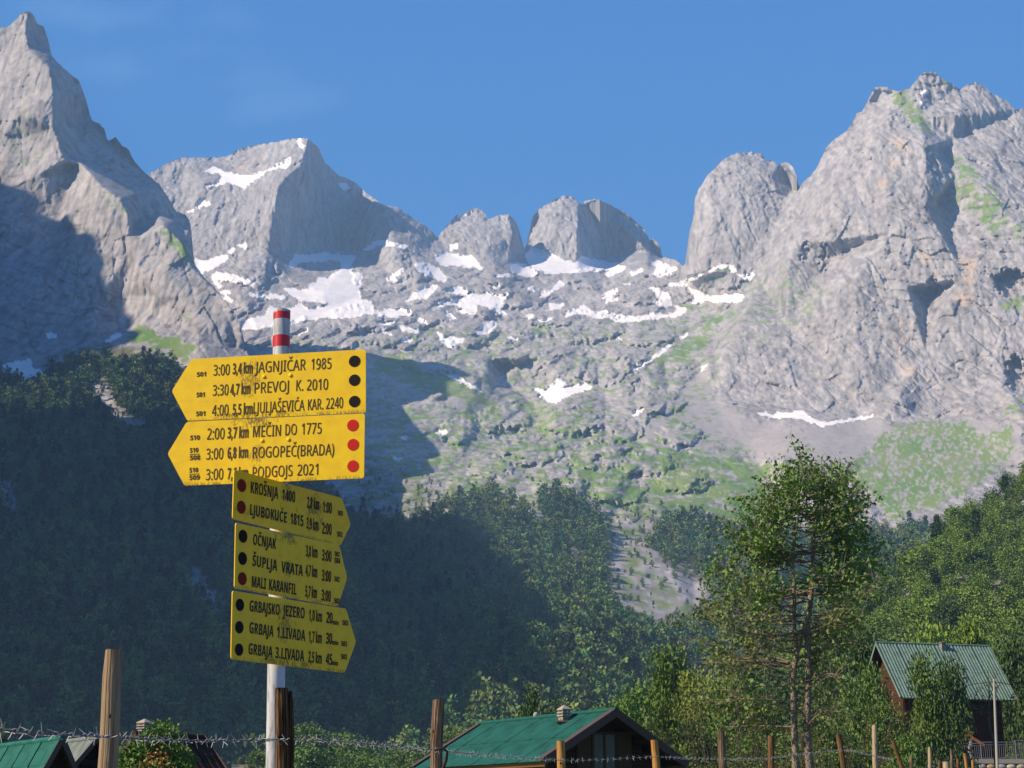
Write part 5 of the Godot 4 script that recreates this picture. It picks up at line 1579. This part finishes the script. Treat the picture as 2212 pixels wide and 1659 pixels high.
func terrace(conc: Material) -> void:
	var z := -109.0
	var y := at(2150, 1640, 109.0).y
	var x0 := at(1960, 1640, 109.0).x
	var x1 := at(2420, 1640, 109.0).x
	var sh := Shape.new()
	sh.col = Color(0.14, 0.13, 0.10)
	sh.box(Vector3((x0 + x1) / 2, y / 2 - 0.15, z - 9.3), Vector3(x1 - x0, y + 0.2, 18.0))
	structure("terrace", sh.done(), vmat(0.95, 0.2))
	var w := thing("retaining_wall", "stone retaining wall with concrete coping below the terrace railing", "wall", Vector3(x0, 0, z))
	beam("coping", Vector3(0, y - 0.28, -0.3), Vector3(x1 - x0, 0, 0), Vector3(0, 0.3, 0), Vector3(0, 0, 0.42), conc, w)
	beam("mortar", Vector3(0, -0.1, -0.28), Vector3(x1 - x0, 0, 0), Vector3(0, y - 0.19, 0), Vector3(0, 0, 0.26), conc, w)
	var r := RandomNumberGenerator.new()
	r.seed = 21
	var tones := [mat(lin(0.42, 0.35, 0.24), 0.95, 0.2), mat(lin(0.36, 0.33, 0.28), 0.95, 0.2), mat(lin(0.48, 0.42, 0.32), 0.95, 0.2), mat(lin(0.40, 0.29, 0.15), 0.95, 0.2)]
	var shapes := []
	for i in 5:
		var s := SphereMesh.new()
		s.radial_segments = 10
		s.rings = 5
		s.radius = 0.5
		s.height = 1.0
		var arr := s.get_mesh_arrays()
		var vs: PackedVector3Array = arr[Mesh.ARRAY_VERTEX]
		var n := noise(120 + i, 1.2, 2)
		for k in vs.size():
			var v := vs[k] * (1.0 + 0.3 * n.get_noise_3dv(vs[k]))
			vs[k] = Vector3(clampf(v.x, -0.42, 0.42), clampf(v.y, -0.42, 0.42), clampf(v.z, -0.4, 0.4)) * 1.15
		arr[Mesh.ARRAY_VERTEX] = vs
		var am := ArrayMesh.new()
		am.add_surface_from_arrays(Mesh.PRIMITIVE_TRIANGLES, arr)
		shapes.append(am)
	var yy := y - 0.5
	for row in 4:
		var x := r.randf() * 0.2
		while x < minf(x1 - x0, 9.5):
			var ww := r.randf_range(0.35, 0.7)
			part("stone", shapes[r.randi() % 5], tones[r.randi() % 4], w, Transform3D(Basis(Vector3(0, 0, 1), r.randf_range(-0.1, 0.1)).scaled(Vector3(ww, 0.4, 0.3)), Vector3(x + ww / 2, yy, 0.0)))
			x += ww + 0.03
		yy -= 0.42
	# the railing
	var steel := mat(lin(0.16, 0.16, 0.18), 0.5, 0.5, 0.3)
	var f := thing("railing", "grey steel railing with upright bars along the terrace edge", "railing", Vector3.ZERO)
	var runs := [[Vector2(1968, 1624), Vector2(2005, 1615), 114.0, 112.0], [Vector2(2005, 1615), Vector2(2044, 1607), 112.0, 109.2], [Vector2(2044, 1607), Vector2(2118, 1606), 109.2, 109.2], [Vector2(2118, 1603.5), Vector2(2193, 1603.5), 109.2, 109.2], [Vector2(2193, 1600), Vector2(2300, 1600), 109.2, 109.2]]
	var thin := 0.016
	for q in runs:
		var a := at(q[0].x, q[0].y, q[2])
		var b := at(q[1].x, q[1].y, q[3])
		var h := maxf(0.8, a.y - y - 0.08)
		for v in [0.0, 0.14, h]:
			var s := Shape.new()
			s.bar(a - Vector3(0, v, 0), b - Vector3(0, v, 0), 0.03 if v == 0.0 else 0.02, -1.0, 6)
			part("rail", s.done(), steel, f)
		var s2 := Shape.new()
		s2.bar(Vector3(a.x, y - 0.1, a.z), a + Vector3(0, 0.03, 0), 0.045, -1.0, 6)
		part("rail_post", s2.done(), steel, f)
		var m := int(a.distance_to(b) / 0.13)
		var bar_mesh := Shape.new()
		bar_mesh.bar(Vector3.ZERO, Vector3(0, -(h - 0.14), 0), thin, -1.0, 5)
		var bm := bar_mesh.done()
		for i in range(1, m):
			part("bar", bm, steel, f, Transform3D(Basis(), a.lerp(b, float(i) / m) - Vector3(0, 0.14, 0)))
	# the utility pole and its cable
	var p := thing("utility_pole", "slim pale concrete utility pole with a slack cable before the log cabin", "utility pole", Vector3.ZERO)
	var ps := Shape.new()
	var pt := at(2147, 1466, 98.0)
	var pb := at(2154.5, 1659, 98.0)
	var foot := pt + (pb - pt) * ((pt.y) / (pt.y - pb.y))
	ps.tube(PackedVector3Array([foot, pt]), PackedFloat32Array([0.115, 0.07]), 10)
	part("pole", ps.done(), conc, p)
	var black := mat(lin(0.03, 0.03, 0.03), 0.7, 0.3)
	for q in [[2147,1472, 2100,1478, 2051,1494], [2147,1472, 2170,1476, 2230,1490], [2147,1470, 2157,1482, 2147,1490]]:
		var cs := Shape.new()
		cs.tube(PackedVector3Array([at(q[0], q[1], 98.0), at((q[0] + q[2]) * 0.5, (q[1] + q[3]) * 0.5 + 0.5, 98.0), at(q[2], q[3], 98.0), at((q[4] + q[2]) * 0.5, (q[5] + q[3]) * 0.5 + 0.5, 98.0), at(q[4], q[5], 98.0)]), PackedFloat32Array([0.02, 0.02, 0.02, 0.02, 0.02]), 5)
		part("cable", cs.done(), black, p)

# ---- the tree with two trunks
func limb(sh: Shape, a: Vector3, b: Vector3, r0: float, r1: float, bend: Vector3, sides := 5, n := 5) -> PackedVector3Array:
	var pts := PackedVector3Array()
	var rs := PackedFloat32Array()
	for i in n:
		var t := i / float(n - 1)
		pts.append(a.lerp(b, t) + bend * sin(t * PI))
		rs.append(lerpf(r0, r1, t))
	sh.tube(pts, rs, sides, false)
	return pts

func two_trunk_tree() -> void:
	M.leaf_tall = leaf_mat(Color(0.150, 0.250, 0.058), 0.9)
	M.leaf_low = leaf_mat(Color(0.175, 0.22, 0.055), 0.8)
	var z := 45.0
	var foot := at(1720, 1760, z)
	foot.y = ground_height(foot.x, foot.z)
	var o := thing("tall_tree", "tall open-crowned tree with two slim grey trunks and bare lower branches", "tree", foot)
	var bark := mat(lin(0.36, 0.31, 0.255), 0.95, 0.2)
	bark.albedo_texture = noise_tex(131, 0.06, [Color(0.35, 0.32, 0.28), Color(0.75, 0.72, 0.68), Color(1, 0.97, 0.92)], 256, 1.0, 2.5)
	bark.uv1_scale = Vector3(1, 0.6, 1)
	var r := RandomNumberGenerator.new()
	r.seed = 15
	var stems := [
		[[735,1900,0.20],[730,1650,0.185],[722,1400,0.17],[722,1200,0.155],[735,1080,0.14],[725,950,0.11],[723,820,0.10],[722,700,0.09],[715,600,0.075],[728,480,0.055],[750,380,0.03],[785,300,0.012]],
		[[815,1900,0.24],[800,1650,0.22],[786,1450,0.19],[796,1200,0.175],[790,1000,0.16],[800,850,0.14],[815,700,0.12],[820,550,0.095],[830,450,0.07],[848,300,0.045],[862,110,0.012]],
	]
	var lines := []
	for s in stems:
		var sh := Shape.new()
		var pts := PackedVector3Array()
		var rs := PackedFloat32Array()
		for q in s:
			var v := zp("K", q[0], q[1])
			pts.append(at(v.x, v.y, z) - foot)
			rs.append(q[2] * 0.52)
		pts[0].y = -0.2
		var c := Curve3D.new()
		for i in pts.size(): c.add_point(pts[i], -(pts[mini(i + 1, pts.size() - 1)] - pts[maxi(i - 1, 0)]) * 0.16, (pts[mini(i + 1, pts.size() - 1)] - pts[maxi(i - 1, 0)]) * 0.16)
		var fine := PackedVector3Array()
		var frs := PackedFloat32Array()
		for i in (pts.size() - 1) * 4 + 1:
			var k := mini(i / 4, pts.size() - 2)
			var t := (i - k * 4) / 4.0
			fine.append(c.sample(k, t) + Vector3(r.randf_range(-1, 1), 0, r.randf_range(-1, 1)) * 0.012)
			frs.append(lerpf(rs[k], rs[k + 1], t) * r.randf_range(0.93, 1.07))
		sh.tube(fine, frs, 12, true, noise(133, 1.5, 3), 0.12)
		part("trunk", sh.done(), bark, o)
		lines.append(fine)
	var br := Shape.new()
	var tw := Shape.new()
	var fork := zp("K", 738, 1075)
	var fork2 := zp("K", 770, 970)
	var fork3 := zp("K", 795, 880)
	br.tube(PackedVector3Array([at(fork.x, fork.y, z) - foot, at(fork2.x, fork2.y, z - 0.1) - foot, at(fork3.x, fork3.y, z) - foot]), PackedFloat32Array([0.07, 0.06, 0.05]), 8, false)
	# crown edge left and right at each height (zoom K rows)
	var env := [[90,810,930],[150,700,985],[250,560,1020],[330,480,1090],[420,410,1160],[520,410,1235],[620,340,1240],[720,300,1180],[800,240,1130],[900,110,1070],[1000,230,1050],[1100,260,1000],[1250,230,1010],[1400,200,1000],[1500,170,960]]
	var leaves := Shape.new()
	var yleaves := Shape.new()
	var count := 135
	for i in count:
		var yy := lerpf(1480.0, 125.0, pow((i + r.randf()) / count, 0.68))
		var stem: PackedVector3Array = lines[r.randi() % 2]
		var lo := 0.0
		var hi := 0.0
		for k in env.size() - 1:
			if yy >= env[k][0] and yy <= env[k + 1][0]:
				var t: float = (yy - env[k][0]) / (env[k + 1][0] - env[k][0])
				lo = lerpf(env[k][1], env[k + 1][1], t)
				hi = lerpf(env[k][2], env[k + 1][2], t)
		if hi == 0.0: continue
		var left := r.randf() < 0.5
		var goal := lerpf(770.0, lo if left else hi, pow(r.randf_range(0.05, 1.0), 0.36))
		var rise := r.randf_range(20.0, 190.0) * (0.45 if yy > 1000.0 else 1.0)
		var q0 := zp("K", 770, minf(yy + rise, 1560.0))
		var q1 := zp("K", goal, yy)
		var want_y := at(q0.x, q0.y, z).y - foot.y
		var root := stem[0]
		for p in stem:
			if absf(p.y - want_y) < absf(root.y - want_y): root = p
		var spread := absf(goal - 770.0) * 0.43 * z / F
		var tip := at(q1.x, q1.y, z) - foot + Vector3(0, 0, r.randf_range(-1.0, 1.0) * (1.6 + spread * 0.2))
		var long := root.distance_to(tip)
		if long < 0.4: continue
		var r0 := clampf(0.010 + long * 0.007, 0.012, 0.036)
		var bend := Vector3(0, (-0.10 if yy < 1000.0 else 0.06) * long, 0) + rnd_dir(r) * 0.05 * long
		var pts := limb(br, root, tip, r0, 0.006, bend, 6, 8)
		var bare := yy > 1010.0
		var twigs := int(long * (5.0 if bare else 4.2)) + 3
		for k in twigs:
			var t := r.randf_range(0.25, 1.0)
			var f := t * (pts.size() - 1)
			var a := pts[int(f)].lerp(pts[mini(int(f) + 1, pts.size() - 1)], f - int(f))
			var d := ((tip - root).normalized() * 0.7 + rnd_dir(r) * 0.9 + Vector3(0, 0.0 if bare else 0.45, 0)).normalized()
			var e := a + d * r.randf_range(0.3, 0.95) * (1.15 - 0.4 * t)
			var tp := limb(tw, a, e, 0.0075, 0.003, rnd_dir(r) * 0.05, 4, 4)
			for m in 2:
				var tt := tp[1 + r.randi() % 3]
				limb(tw, tt, tt + (d + rnd_dir(r)).normalized() * r.randf_range(0.15, 0.4), 0.005, 0.0025, rnd_dir(r) * 0.02, 3, 3)
			# leaves hang in tufts along the twig
			var chance := 1.0
			if yy > 560.0: chance = clampf(1.0 - (yy - 560.0) / 700.0, 0.28, 1.0)
			if goal < 480.0 and yy > 850.0: chance = 0.4
			if r.randf() > chance: continue
			var yellow := yy > 820.0 and r.randf() < 0.7
			var into := yleaves if yellow else leaves
			var tuft := r.randi_range(8, 17)
			for n in tuft:
				var lp := a.lerp(e, r.randf_range(0.35, 1.08)) + rnd_dir(r) * 0.17
				var along := (rnd_dir(r) + Vector3(0, -0.7, 0) + d * 0.3).normalized()
				var kk := r.randf_range(0.65, 1.35)
				into.col = Color(kk * r.randf_range(0.85, 1.15), kk, kk * 0.9)
				into.leaf(lp, along, along.cross(rnd_dir(r)).normalized(), r.randf_range(0.09, 0.165), 0.66)
	part("branches", br.done(), bark, o)
	var twig_m := mat(lin(0.26, 0.215, 0.165), 0.95, 0.2)
	part("twigs", tw.done(), twig_m, o)
	part("crown", leaves.done(), M.leaf_tall, o)
	part("lower_leaves", yleaves.done(), M.leaf_low, o)

# bushes with bare twigs and the flowering bush
func bushes() -> void:
	var r := RandomNumberGenerator.new()
	r.seed = 33
	# flowering bush in front of the brown-roofed house
	var z := 24.0
	var c := at(330, 1640, z)
	var foot := Vector3(c.x, ground_height(c.x, c.z), c.z)
	var o := thing("flowering_bush", "leafy green bush with clusters of orange flowers behind the pale post", "bush", foot)
	var st := Shape.new()
	var lf := Shape.new()
	var fl := Shape.new()
	for q in [[347,1584,22],[322,1600,18],[368,1584,22],[385,1595,16],[285,1625,24],[325,1615,34],[370,1628,30],[400,1650,22],[268,1645,18],[310,1655,36],[350,1655,36],[390,1670,30],[280,1680,34],[340,1690,44]]:
		var m := at(q[0], q[1], z) - foot
		m.z += r.randf_range(-0.25, 0.25)
		var rad: float = q[2] * z / F * 1.15
		limb(st, Vector3(r.randf_range(-0.1, 0.1), 0, 0), m, 0.014, 0.004, Vector3(0, 0.1, 0), 5, 5)
		for i in int(260.0 * rad / 0.16):
			var d := rnd_dir(r)
			var p := m + d * rad * pow(r.randf(), 0.5)
			var along := (d + rnd_dir(r) * 0.9 + Vector3(0, -0.2, 0)).normalized()
			var k := r.randf_range(0.7, 1.35)
			lf.col = Color(k, k, k * 0.9)
			lf.leaf(p, along, along.cross(rnd_dir(r)).normalized(), r.randf_range(0.035, 0.07), 0.6)
	for q in [[340,1625],[352,1632],[336,1634],[346,1642],[330,1640],[318,1632],[356,1645],[340,1648],[326,1652],[345,1655],[368,1655],[310,1650],[300,1655]]:
		var m := at(q[0], q[1], z - 0.24) - foot
		for i in 12:
			var d := rnd_dir(r)
			fl.col = Color(r.randf_range(0.85, 1.15), r.randf_range(0.75, 1.1), r.randf_range(0.7, 1.2))
			fl.leaf(m + d * 0.035, (d + rnd_dir(r) * 0.5).normalized(), d.cross(rnd_dir(r)).normalized(), 0.034, 0.9)
	part("stems", st.done(), M.bark, o)
	part("foliage", lf.done(), M.leaf_fresh, o)
	part("flowers", fl.done(), leaf_mat(Color(0.70, 0.33, 0.12), 0.3), o)
	# thickets of bare twigs between the fence and the trees
	for q in [[1560,1560,60.0,150.0,"tangle of bare twigs left of the tree with two trunks"], [1850,1560,62.0,140.0,"tangle of bare twigs right of the tree with two trunks"], [1690,1590,56.0,110.0,"low tangle of bare twigs at the foot of the two trunks"]]:
		var b := at(q[0], 1720, q[2])
		b.y = ground_height(b.x, b.z)
		var t := thing("thicket", q[4], "bush", b)
		var sh := Shape.new()
		var lv := Shape.new()
		var tall: float = at(q[0], q[1] - 60, q[2]).y - b.y
		for i in 60:
			var spread: float = q[3] * q[2] / F
			var e := Vector3(r.randf_range(-1, 1) * spread, tall * r.randf_range(0.45, 1.05), r.randf_range(-1, 1) * 1.4)
			var a := Vector3(e.x * 0.3, 0, e.z * 0.3)
			var pts := limb(sh, a, e, 0.022, 0.005, Vector3(r.randf_range(-0.3, 0.3), 0.2, 0), 5, 7)
			for k in 9:
				var p := pts[2 + r.randi() % 5]
				var d := ((e - a).normalized() * 0.5 + rnd_dir(r)).normalized()
				var te := p + d * r.randf_range(0.3, 0.9)
				limb(sh, p, te, 0.007, 0.003, rnd_dir(r) * 0.05, 4, 4)
				if r.randf() < 0.5:
					for n in 7:
						var along := (rnd_dir(r) + Vector3(0, -0.4, 0)).normalized()
						var kk := r.randf_range(0.7, 1.3)
						lv.col = Color(kk, kk, kk)
						lv.leaf(p.lerp(te, r.randf()) + rnd_dir(r) * 0.12, along, along.cross(rnd_dir(r)).normalized(), r.randf_range(0.08, 0.14), 0.6)
		part("twigs", sh.done(), M.bark, t)
		part("leaves", lv.done(), M.leaf_mid, t)
	# the bare young tree beside the utility pole
	var zz := 104.0
	var b2 := at(2152, 1660, zz)
	var y0: float = b2.y - 1.5
	var t2 := thing("young_tree", "thin nearly bare young tree beside the utility pole", "tree", Vector3(b2.x, y0, b2.z))
	var sh2 := Shape.new()
	var lv2 := Shape.new()
	var o2 := Vector3(b2.x, y0, b2.z)
	var tp := PackedVector3Array([Vector3(0, -0.2, 0), at(2147, 1600, zz) - o2, at(2137, 1570, zz) - o2, at(2136, 1530, zz) - o2, at(2138, 1480, zz) - o2])
	sh2.tube(tp, PackedFloat32Array([0.11, 0.09, 0.075, 0.055, 0.02]), 7)
	part("trunk", sh2.done(), M.bark, t2)
	var sh3 := Shape.new()
	for q in [[1555,2082,1495],[1545,2100,1490],[1540,2175,1530],[1530,2118,1475],[1520,2160,1470],[1550,2185,1512],[1505,2128,1455],[1510,2150,1450],[1540,2094,1515]]:
		var a := at(2136.5, q[0], zz) - o2
		var e := at(q[1], q[2], zz) - o2 + Vector3(0, 0, r.randf_range(-0.8, 0.8))
		var pts := limb(sh3, a, e, 0.035, 0.008, Vector3(0, -0.12, 0), 5, 6)
		for k in 12:
			var p := pts[1 + r.randi() % 5]
			var te := p + ((e - a).normalized() * 0.6 + rnd_dir(r)).normalized() * r.randf_range(0.3, 0.8)
			limb(sh3, p, te, 0.012, 0.005, rnd_dir(r) * 0.05, 4, 4)
			if r.randf() < 0.35:
				for n in 6:
					var along := rnd_dir(r)
					lv2.leaf(p.lerp(te, r.randf()), along, along.cross(rnd_dir(r)).normalized(), 0.13, 0.6)
	part("branches", sh3.done(), M.bark, t2)
	part("leaves", lv2.done(), M.leaf_mid, t2)

# faint cirrus: thin streaks here and there over the whole sky
func cirrus() -> ImageTexture:
	var im := Image.create(2048, 1024, false, Image.FORMAT_RGBA8)
	im.fill(Color(1, 1, 1, 0))
	var n := noise(3, 0.02, 5)
	var r := RandomNumberGenerator.new()
	r.seed = 4
	var spots := [[0.9605, 0.352, 0.014, 0.012], [0.972, 0.362, 0.012, 0.007]]
	for i in 16: spots.append([r.randf(), r.randf_range(0.2, 0.46), r.randf_range(0.012, 0.05), r.randf_range(0.006, 0.02)])
	for s in spots:
		var cx := int(s[0] * 2048.0)
		var cy := int(s[1] * 1024.0)
		var w := int(s[2] * 2048.0) + 1
		var h := int(s[3] * 1024.0) + 1
		for j in range(cy - h, cy + h + 1):
			for i in range(cx - w, cx + w + 1):
				var e: float = pow(float(i - cx) / w, 2.0) + pow(float(j - cy) / h, 2.0)
				if e >= 1.0: continue
				var a: float = (1.0 - e) * clampf(0.35 + n.get_noise_2d(i * 1.0 + j * 0.8, j * 3.0), 0.0, 1.0) * 0.055
				var px := posmod(i, 2048)
				im.set_pixel(px, j, Color(1, 1, 1, maxf(a, im.get_pixel(px, j).a)))
	return ImageTexture.create_from_image(im)

func _ready() -> void:
	var cam := Camera3D.new()
	cam.name = "camera"
	cam.position = EYE
	cam.rotation_degrees = Vector3(PITCH, 0, 0)
	cam.fov = rad_to_deg(2.0 * atan(CY / F))
	cam.near = 0.1
	cam.far = 20000.0
	add_child(cam)
	cam.current = true
	var env := Environment.new()
	env.background_mode = Environment.BG_SKY
	var sky := ProceduralSkyMaterial.new()
	sky.sky_top_color = Color(0.05, 0.25, 0.53)
	sky.sky_horizon_color = Color(0.17, 0.46, 0.69)
	sky.sky_curve = 0.6
	sky.ground_bottom_color = Color(0.16, 0.18, 0.14)
	sky.ground_horizon_color = Color(0.40, 0.52, 0.62)
	sky.sun_angle_max = 1.0
	sky.sky_cover = cirrus()
	env.sky = Sky.new()
	env.sky.sky_material = sky
	env.tonemap_mode = Environment.TONE_MAPPER_LINEAR
	env.tonemap_exposure = 1.95
	env.sdfgi_enabled = true
	env.ssao_enabled = true
	env.ssil_enabled = true
	env.fog_enabled = true
	env.fog_density = 0.00015
	env.fog_light_color = Color(0.64, 0.82, 1.0)
	var we := WorldEnvironment.new()
	we.name = "environment"
	we.environment = env
	add_child(we)
	var sun := DirectionalLight3D.new()
	sun.name = "sun"
	sun.light_energy = 1.6
	sun.light_color = Color(1.0, 0.92, 0.83)
	sun.light_angular_distance = 0.5
	sun.shadow_enabled = true
	add_child(sun)
	sun.look_at_from_position(Vector3.ZERO, -sun_to, Vector3.UP)
	terrain()
	tree_meshes()
	woods()
	hill()
	hill_trees()
	near_trees()
	houses()
	two_trunk_tree()
	bushes()
	fence()
	barbed_wire()
	signpost()
